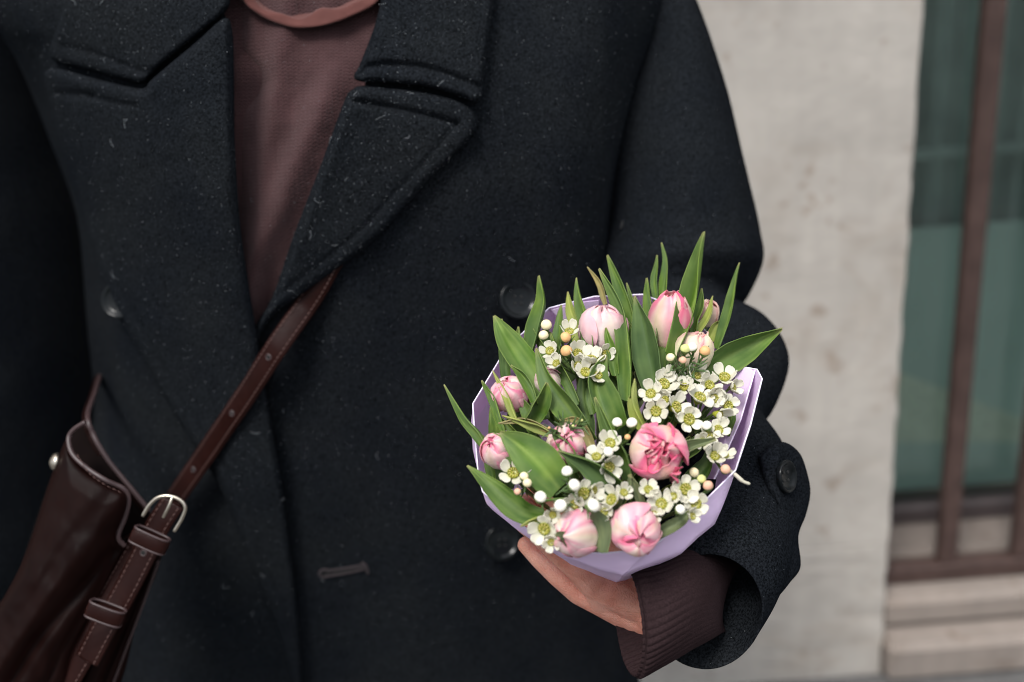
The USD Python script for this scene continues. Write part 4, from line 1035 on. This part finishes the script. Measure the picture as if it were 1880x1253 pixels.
# --- white waxflower sprigs
def wax_petal(k, Rf, cup, seed):
    n, m = 10, 8
    rng = np.random.default_rng(seed); cup = cup + rng.uniform(-.12, .45); Rf = Rf * rng.uniform(.9, 1.08)
    tt = np.linspace(0.03, 0.985, n)[:, None]; a = (1 - np.cos(np.pi * tt)) / 2; s = np.linspace(-1, 1, m)[None, :]
    rad = Rf * (0.32 + 0.70 * a)
    w = Rf * 0.40 * np.sin(np.pi * tt) ** 0.85 * (0.86 + 0.2 * a)
    x = rad + 0 * s; y = w * s
    z = Rf * (cup * (a ** 1.3) + 0.16 * (s * s) * np.sin(np.pi * tt) + 0.05 * np.sin(3 * s + seed) * a)
    x = x * (1 - .18 * cup * a)
    ph = 2 * np.pi * k / 5 + rng.uniform(-.16, .16)
    V = np.stack([x * math.cos(ph) - y * math.sin(ph), x * math.sin(ph) + y * math.cos(ph), z], -1)
    N = grid_normals(V)
    if N[4, 4, 2] < 0: N = -N
    A, Fc = solid_grid(V, N, .00035)
    f0 = Fc[0]; nn = np.cross(A[f0[1]] - A[f0[0]], A[f0[2]] - A[f0[0]])
    if nn @ N[0, 0] < 0: Fc = Fc[:, ::-1]
    wv_ = np.array([.76, .73, .63]); bs = np.array([.70, .70, .42])
    k_ = np.clip(1 - a * 3.2, 0, 1)[..., None] + 0 * V
    col = wv_ * (1 - k_) + bs * k_
    return A, Fc, np.concatenate([col.reshape(-1, 3)] * 2)
def wax_flower(parent, px, py, Rpx, tilt, cup, seed, dz=-.006):
    d = float(dB(px, py)) + dz; Rf = 1.12 * Rpx * d / F
    tr_ = np.random.default_rng(seed + 5); tilt = (tilt[0] + tr_.normal() * .28, tilt[1] + tr_.normal() * .25)
    M = frame(CV((tilt[0], tilt[1], 1)), up=CV((math.sin(seed), math.cos(seed), .1)))
    p = C(px, py, d)
    prof = np.array([(.02, .03), (.16, .0), (.30, .06), (.37, .17), (.40, .18), (.38, .06), (.30, -.25), (.16, -.55), (.05, -.62)]) * Rf
    f = obj('flower', place(lathe(prof, 18), p, M), CUPM, parent)
    for k in range(5):
        A, Fc, cc = wax_petal(k, Rf, cup, seed * 5 + k)
        obj('petal', (A @ M + p, Fc), WAX, f, col=cc)
    st = [tube(np.array([(0, 0, .0), (0, 0, .26 * Rf)]), .05 * Rf, 5)]
    for k in range(10):
        a = 2 * np.pi * k / 10 + .2
        st.append(tube(np.array([(.33 * math.cos(a), .33 * math.sin(a), .14), (.27 * math.cos(a), .27 * math.sin(a), .26), (.20 * math.cos(a), .20 * math.sin(a), .24)]) * Rf, .035 * Rf, 4))
    obj('stamens', place(join(st), p, M), STAMEN, f)
    return p - M[2] * Rf * .5
BUDC = {'white': (.80, .77, .66), 'pink': (.66, .38, .26), 'green': (.55, .56, .22), 'orange': (.62, .36, .16), 'cream': (.72, .62, .40)}
BUDM = {k: simple('bud_' + k, v, rough=0.6, spec=.3, var=.16, scale=220, bump=.2, bscale=500) for k, v in BUDC.items()}
def bud(parent, px, py, Rpx, tone, seed, dz=-.012):
    d = float(dB(px, py)) + dz; Rf = .92 * Rpx * d / F
    rng = np.random.default_rng(seed)
    ax = unit(CV((rng.uniform(-.5, .5), rng.uniform(.3, .9), .55)))
    M = frame(ax); p = C(px, py, d)
    sp = trimesh.creation.icosphere(3, 1.0); v = np.array(sp.vertices) * Rf
    lon = np.arctan2(v[:, 1], v[:, 0]); v = v * (1 - .035 * np.abs(np.sin(lon * 2.5))[:, None] * np.clip(v[:, 2:3] / Rf, 0, 1))
    b = obj('bud', (v @ M + p, np.array(sp.faces)), BUDM[tone], parent)
    obj('calyx', place(lathe(np.array([(1.0, -.1), (1.03, -.25), (.80, -.72), (.45, -1.25), (.15, -1.5)]) * Rf, 16), p, M), GREENERY, b)
    return p - ax * Rf * 1.3
def sprig(label, hub, flowers, buds, needles=0, seed=0, hubdz=.030):
    t = thing('waxflower_sprig', label, 'waxflower', 'white waxflower sprigs in the bouquet')
    H = C(hub[0], hub[1], float(dB(*hub)) + hubdz)
    ends = []
    for i, (x, y, r_, tl, cup) in enumerate(flowers): ends.append(wax_flower(t, x, y, r_, tl, cup, seed + i))
    for i, b in enumerate(buds): ends.append(bud(t, *b[:4], seed + 50 + i, dz=b[4] if len(b) > 4 else -.012))
    br = [tube(crom([e, e * .55 + H * .45 + CV((0, 0, -.004)), H], 5), .0008, 6) for e in ends]
    obj('twig', join(br), GREENERY, t)
    stem_to(t, H, rad=.0014)
    if needles:
        rng = np.random.default_rng(seed + 99); nd = []
        for e in ends:
            for k in range(needles):
                f_ = rng.uniform(.05, .8); p = e * (1 - f_) + H * f_
                dr = unit(unit(e - H) * .7 + rng.normal(size=3) * .6 + CV((0, 0, .3)))
                ln = rng.uniform(.006, .012)
                nd.append(tube(np.array([p, p + dr * ln * .5 + CV((0, 0, .0006)), p + dr * ln]), [.00055, .0006, .0002], 5))
        obj('needles', join(nd), NEEDLE, t)
    return t
sprig('dense cluster of open white waxflowers along the right paper edge', (1275, 790),
      [(1195, 724, 21, (-.3, .3), .35), (1218, 706, 24, (.0, .5), .45), (1204, 755, 22, (-.2, .5), .5), (1240, 748, 24, (-.1, .3), .4), (1284, 731, 25, (.1, .6), .3), (1264, 770, 24, (.1, .1), .25),
       (1302, 708, 20, (.2, .6), .5), (1330, 694, 23, (.3, .7), .55), (1277, 690, 20, (0, .6), .5), (1336, 745, 20, (.3, .1), .35), (1320, 762, 19, (.9, .2), .6), (1318, 790, 20, (.4, .5), .4), (1300, 800, 18, (.3, .5), .4),
       (1312, 838, 20, (.3, .4), .4), (1330, 836, 17, (.6, .4), .45), (1256, 712, 19, (.1, .5), .4), (1310, 732, 19, (.3, .3), .5), (1222, 735, 17, (-.2, .5), .5), (1290, 812, 17, (.2, .3), .5), (1345, 712, 15, (.8, .4), .6), (1326, 724, 17, (.2, .5), 1.1)],
      [(1298, 782, 10, 'white'), (1332, 862, 10, 'pink')], 1, 100)
sprig('waxflower sprig with needle leaves and buds standing over the half closed tulip', (1262, 705),
      [(1228, 690, 14, (-.3, .8), .8), (1250, 700, 14, (.2, .8), .7)],
      [(1271, 638, 10, 'white', -.03), (1258, 641, 10, 'green', -.028), (1294, 645, 11, 'orange', -.03), (1231, 657, 9, 'cream', -.026), (1253, 662, 8, 'pink', -.022)], 9, 200, .0)
sprig('waxflowers and pale buds low on the right, above the paper corner', (1262, 930),
      [(1257, 898, 25, (-.1, .3), .25), (1278, 925, 22, (.1, .3), .3), (1215, 926, 24, (-.4, .3), .4), (1190, 900, 18, (-.3, .5), .5), (1236, 912, 16, (.2, .2), .5), (1200, 945, 16, (-.2, .2), .6), (1270, 948, 15, (.3, .1), .6)],
      [(1249, 936, 10, 'white', -.02), (1288, 880, 9, 'green'), (1300, 892, 10, 'pink', -.016), (1274, 868, 10, 'cream', .0)], 2, 300)
sprig('white waxflowers and amber buds beneath the upright blush tulip', (1060, 690),
      [(1085, 662, 24, (.0, .8), .45), (1060, 650, 20, (-.2, .8), .55), (1075, 685, 22, (.0, .7), .5), (1112, 650, 16, (.3, .8), .6), (1010, 645, 18, (-.3, .6), .5), (1045, 610, 18, (0, .9), .7), (1098, 690, 17, (.3, .5), .5), (1022, 668, 16, (-.4, .5), .6), (1060, 672, 17, (0, .5), .5)],
      [(1003, 597, 11, 'cream'), (998, 616, 10, 'cream'), (1038, 620, 11, 'orange'), (1040, 645, 12, 'orange')], 1, 400)
sprig('white bud sprig with fine needles spread in front of the broad leaves', (1060, 915),
      [(1070, 906, 26, (.1, .3), .3), (1056, 926, 20, (-.4, .1), .5), (1124, 918, 24, (-.8, .1), .6), (1090, 900, 16, (.5, .3), .6), (1110, 940, 16, (-.3, -.1), .6), (1015, 945, 15, (-.3, .1), .6)],
      [(1041, 866, 11, 'white', -.022), (1054, 891, 12, 'white', -.022), (1029, 929, 13, 'white', -.02), (992, 913, 12, 'white', -.02), (1089, 929, 13, 'white', -.022)], 5, 500, .01)
sprig('waxflowers half hidden behind the folded dark leaf, near the middle', (1115, 850),
      [(1117, 858, 24, (.2, .2), .35), (1095, 840, 20, (-.2, .6), .5), (1120, 815, 22, (0, .7), .6), (1145, 905, 16, (.2, .3), .5)],
      [(1133, 776, 10, 'white'), (1160, 777, 11, 'white'), (1117, 830, 10, 'white', -.018), (1152, 803, 6, 'orange')], 1, 600)
sprig('small waxflower and pink buds at the left paper edge, under the slim tulip', (965, 900),
      [(942, 870, 25, (-.2, .9), .3), (960, 860, 14, (.3, .8), .5)],
      [(968, 887, 9, 'cream'), (950, 903, 7, 'pink', -.016), (962, 875, 9, 'cream')], 3, 700)
sprig('single waxflower tucked in the lower left fold of the paper', (1000, 985),
      [(1000, 970, 26, (-.3, -.1), .35), (1012, 995, 16, (-.6, -.1), .5)], [], 0, 800, .02)
sprig('feathery needle tip poking out above the half hidden tulip', (1040, 800),
      [], [(1008, 786, 3, 'orange', -.02), (1052, 782, 3, 'green', -.014), (1030, 770, 3, 'green', -.012), (1068, 772, 3, 'green', -.012)], 12, 900, .0)
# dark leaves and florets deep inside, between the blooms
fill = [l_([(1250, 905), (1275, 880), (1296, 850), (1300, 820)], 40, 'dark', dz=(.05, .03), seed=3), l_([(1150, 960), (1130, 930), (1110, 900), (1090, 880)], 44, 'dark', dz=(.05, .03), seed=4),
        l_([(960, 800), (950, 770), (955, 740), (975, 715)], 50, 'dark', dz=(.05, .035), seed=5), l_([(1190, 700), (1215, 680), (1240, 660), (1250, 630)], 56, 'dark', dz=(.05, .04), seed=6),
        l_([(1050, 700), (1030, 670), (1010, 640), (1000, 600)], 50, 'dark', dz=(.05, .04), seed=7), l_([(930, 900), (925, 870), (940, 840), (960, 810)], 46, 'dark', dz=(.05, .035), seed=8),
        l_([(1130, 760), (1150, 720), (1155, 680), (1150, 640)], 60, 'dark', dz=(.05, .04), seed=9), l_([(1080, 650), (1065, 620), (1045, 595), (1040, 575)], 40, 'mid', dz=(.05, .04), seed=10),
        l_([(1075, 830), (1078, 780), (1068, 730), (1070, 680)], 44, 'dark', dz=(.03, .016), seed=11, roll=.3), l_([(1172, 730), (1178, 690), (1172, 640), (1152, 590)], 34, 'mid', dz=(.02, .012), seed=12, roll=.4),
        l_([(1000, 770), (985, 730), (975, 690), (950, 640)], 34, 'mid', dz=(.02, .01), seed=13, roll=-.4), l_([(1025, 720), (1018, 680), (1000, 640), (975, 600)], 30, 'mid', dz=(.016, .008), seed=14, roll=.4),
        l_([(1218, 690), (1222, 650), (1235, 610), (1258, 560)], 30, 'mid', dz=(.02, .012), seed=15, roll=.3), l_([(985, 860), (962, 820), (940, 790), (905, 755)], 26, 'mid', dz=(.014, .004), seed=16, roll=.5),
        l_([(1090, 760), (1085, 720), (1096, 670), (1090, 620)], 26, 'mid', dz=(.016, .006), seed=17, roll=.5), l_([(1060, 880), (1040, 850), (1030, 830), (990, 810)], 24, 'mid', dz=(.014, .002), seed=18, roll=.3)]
fill += [l_([(925, 830), (912, 800), (905, 775), (900, 748)], 34, 'mid', dz=(.03, .012), roll=.3, seed=61), l_([(905, 880), (898, 855), (892, 830), (886, 800)], 26, 'mid', dz=(.024, .008), roll=.4, seed=62),
         l_([(1010, 680), (1020, 640), (1028, 605), (1030, 560)], 30, 'mid', dz=(.02, .008), roll=.4, seed=63), l_([(1060, 640), (1058, 600), (1050, 570), (1042, 536)], 24, 'yellow', dz=(.02, .008), roll=.3, seed=64),
         l_([(960, 700), (955, 665), (950, 640), (952, 600)], 30, 'mid', dz=(.03, .014), roll=-.3, seed=65), l_([(1180, 640), (1174, 600), (1165, 570), (1150, 520)], 26, 'mid', dz=(.02, .008), roll=.4, seed=66),
         l_([(1335, 800), (1342, 770), (1348, 740), (1362, 705)], 24, 'mid', dz=(.026, .012), roll=-.4, seed=67), l_([(985, 800), (970, 770), (958, 745), (935, 715)], 30, 'bright', dz=(.016, .002), roll=.4, seed=68)]
# many slender leaves that fill the gaps, each belonging to one of the tulips
frng = np.random.default_rng(77)
for k_ in range(34):
    a_ = frng.uniform(0, 2 * np.pi); r_ = frng.uniform(.25, .86)
    bx, by = 1128 + 215 * r_ * math.cos(a_), 790 + 205 * r_ * math.sin(a_)
    dx_, dy_ = .55 * math.cos(a_), .55 * math.sin(a_) - .75
    ln_ = frng.uniform(70, 125) * (1 if math.sin(a_) < .3 else .7); nn_ = math.hypot(dx_, dy_) + 1e-6; dx_, dy_ = dx_ / nn_ * ln_, dy_ / nn_ * ln_
    c_ = frng.uniform(-14, 14)
    pts_ = [(bx - dx_ * .4, by - dy_ * .4), (bx - dx_ * .05 + c_, by - dy_ * .05), (bx + dx_ * .3 + c_, by + dy_ * .3), (bx + dx_ * .6, by + dy_ * .6)]
    if any(((x - 1128) / 238) ** 2 + ((y - 775) / 228) ** 2 > 1 for x, y in pts_): continue
    fill.append(l_(pts_, frng.uniform(20, 36), ['mid', 'mid', 'yellow', 'bright', 'grey'][k_ % 5], dz=(.035, frng.uniform(.008, .016)), roll=frng.uniform(-.5, .5), fold=frng.uniform(.3, .8), seed=20 + k_))
# loose curled stalk at the right of the paper
wst = None
tag(obj("dry_stalk", tube(crom([C(1330, 858, .61), C(1350, 872, .602), (C(1364, 884, .60)), C(1377, 889, .60)], 6), [.0013] * 12 + [.001] * 6 + [.0006], 6), simple("pale_stalk", (.45, .42, .33))), "thin pale stalk sticking out past the right edge of the paper", "stalk")

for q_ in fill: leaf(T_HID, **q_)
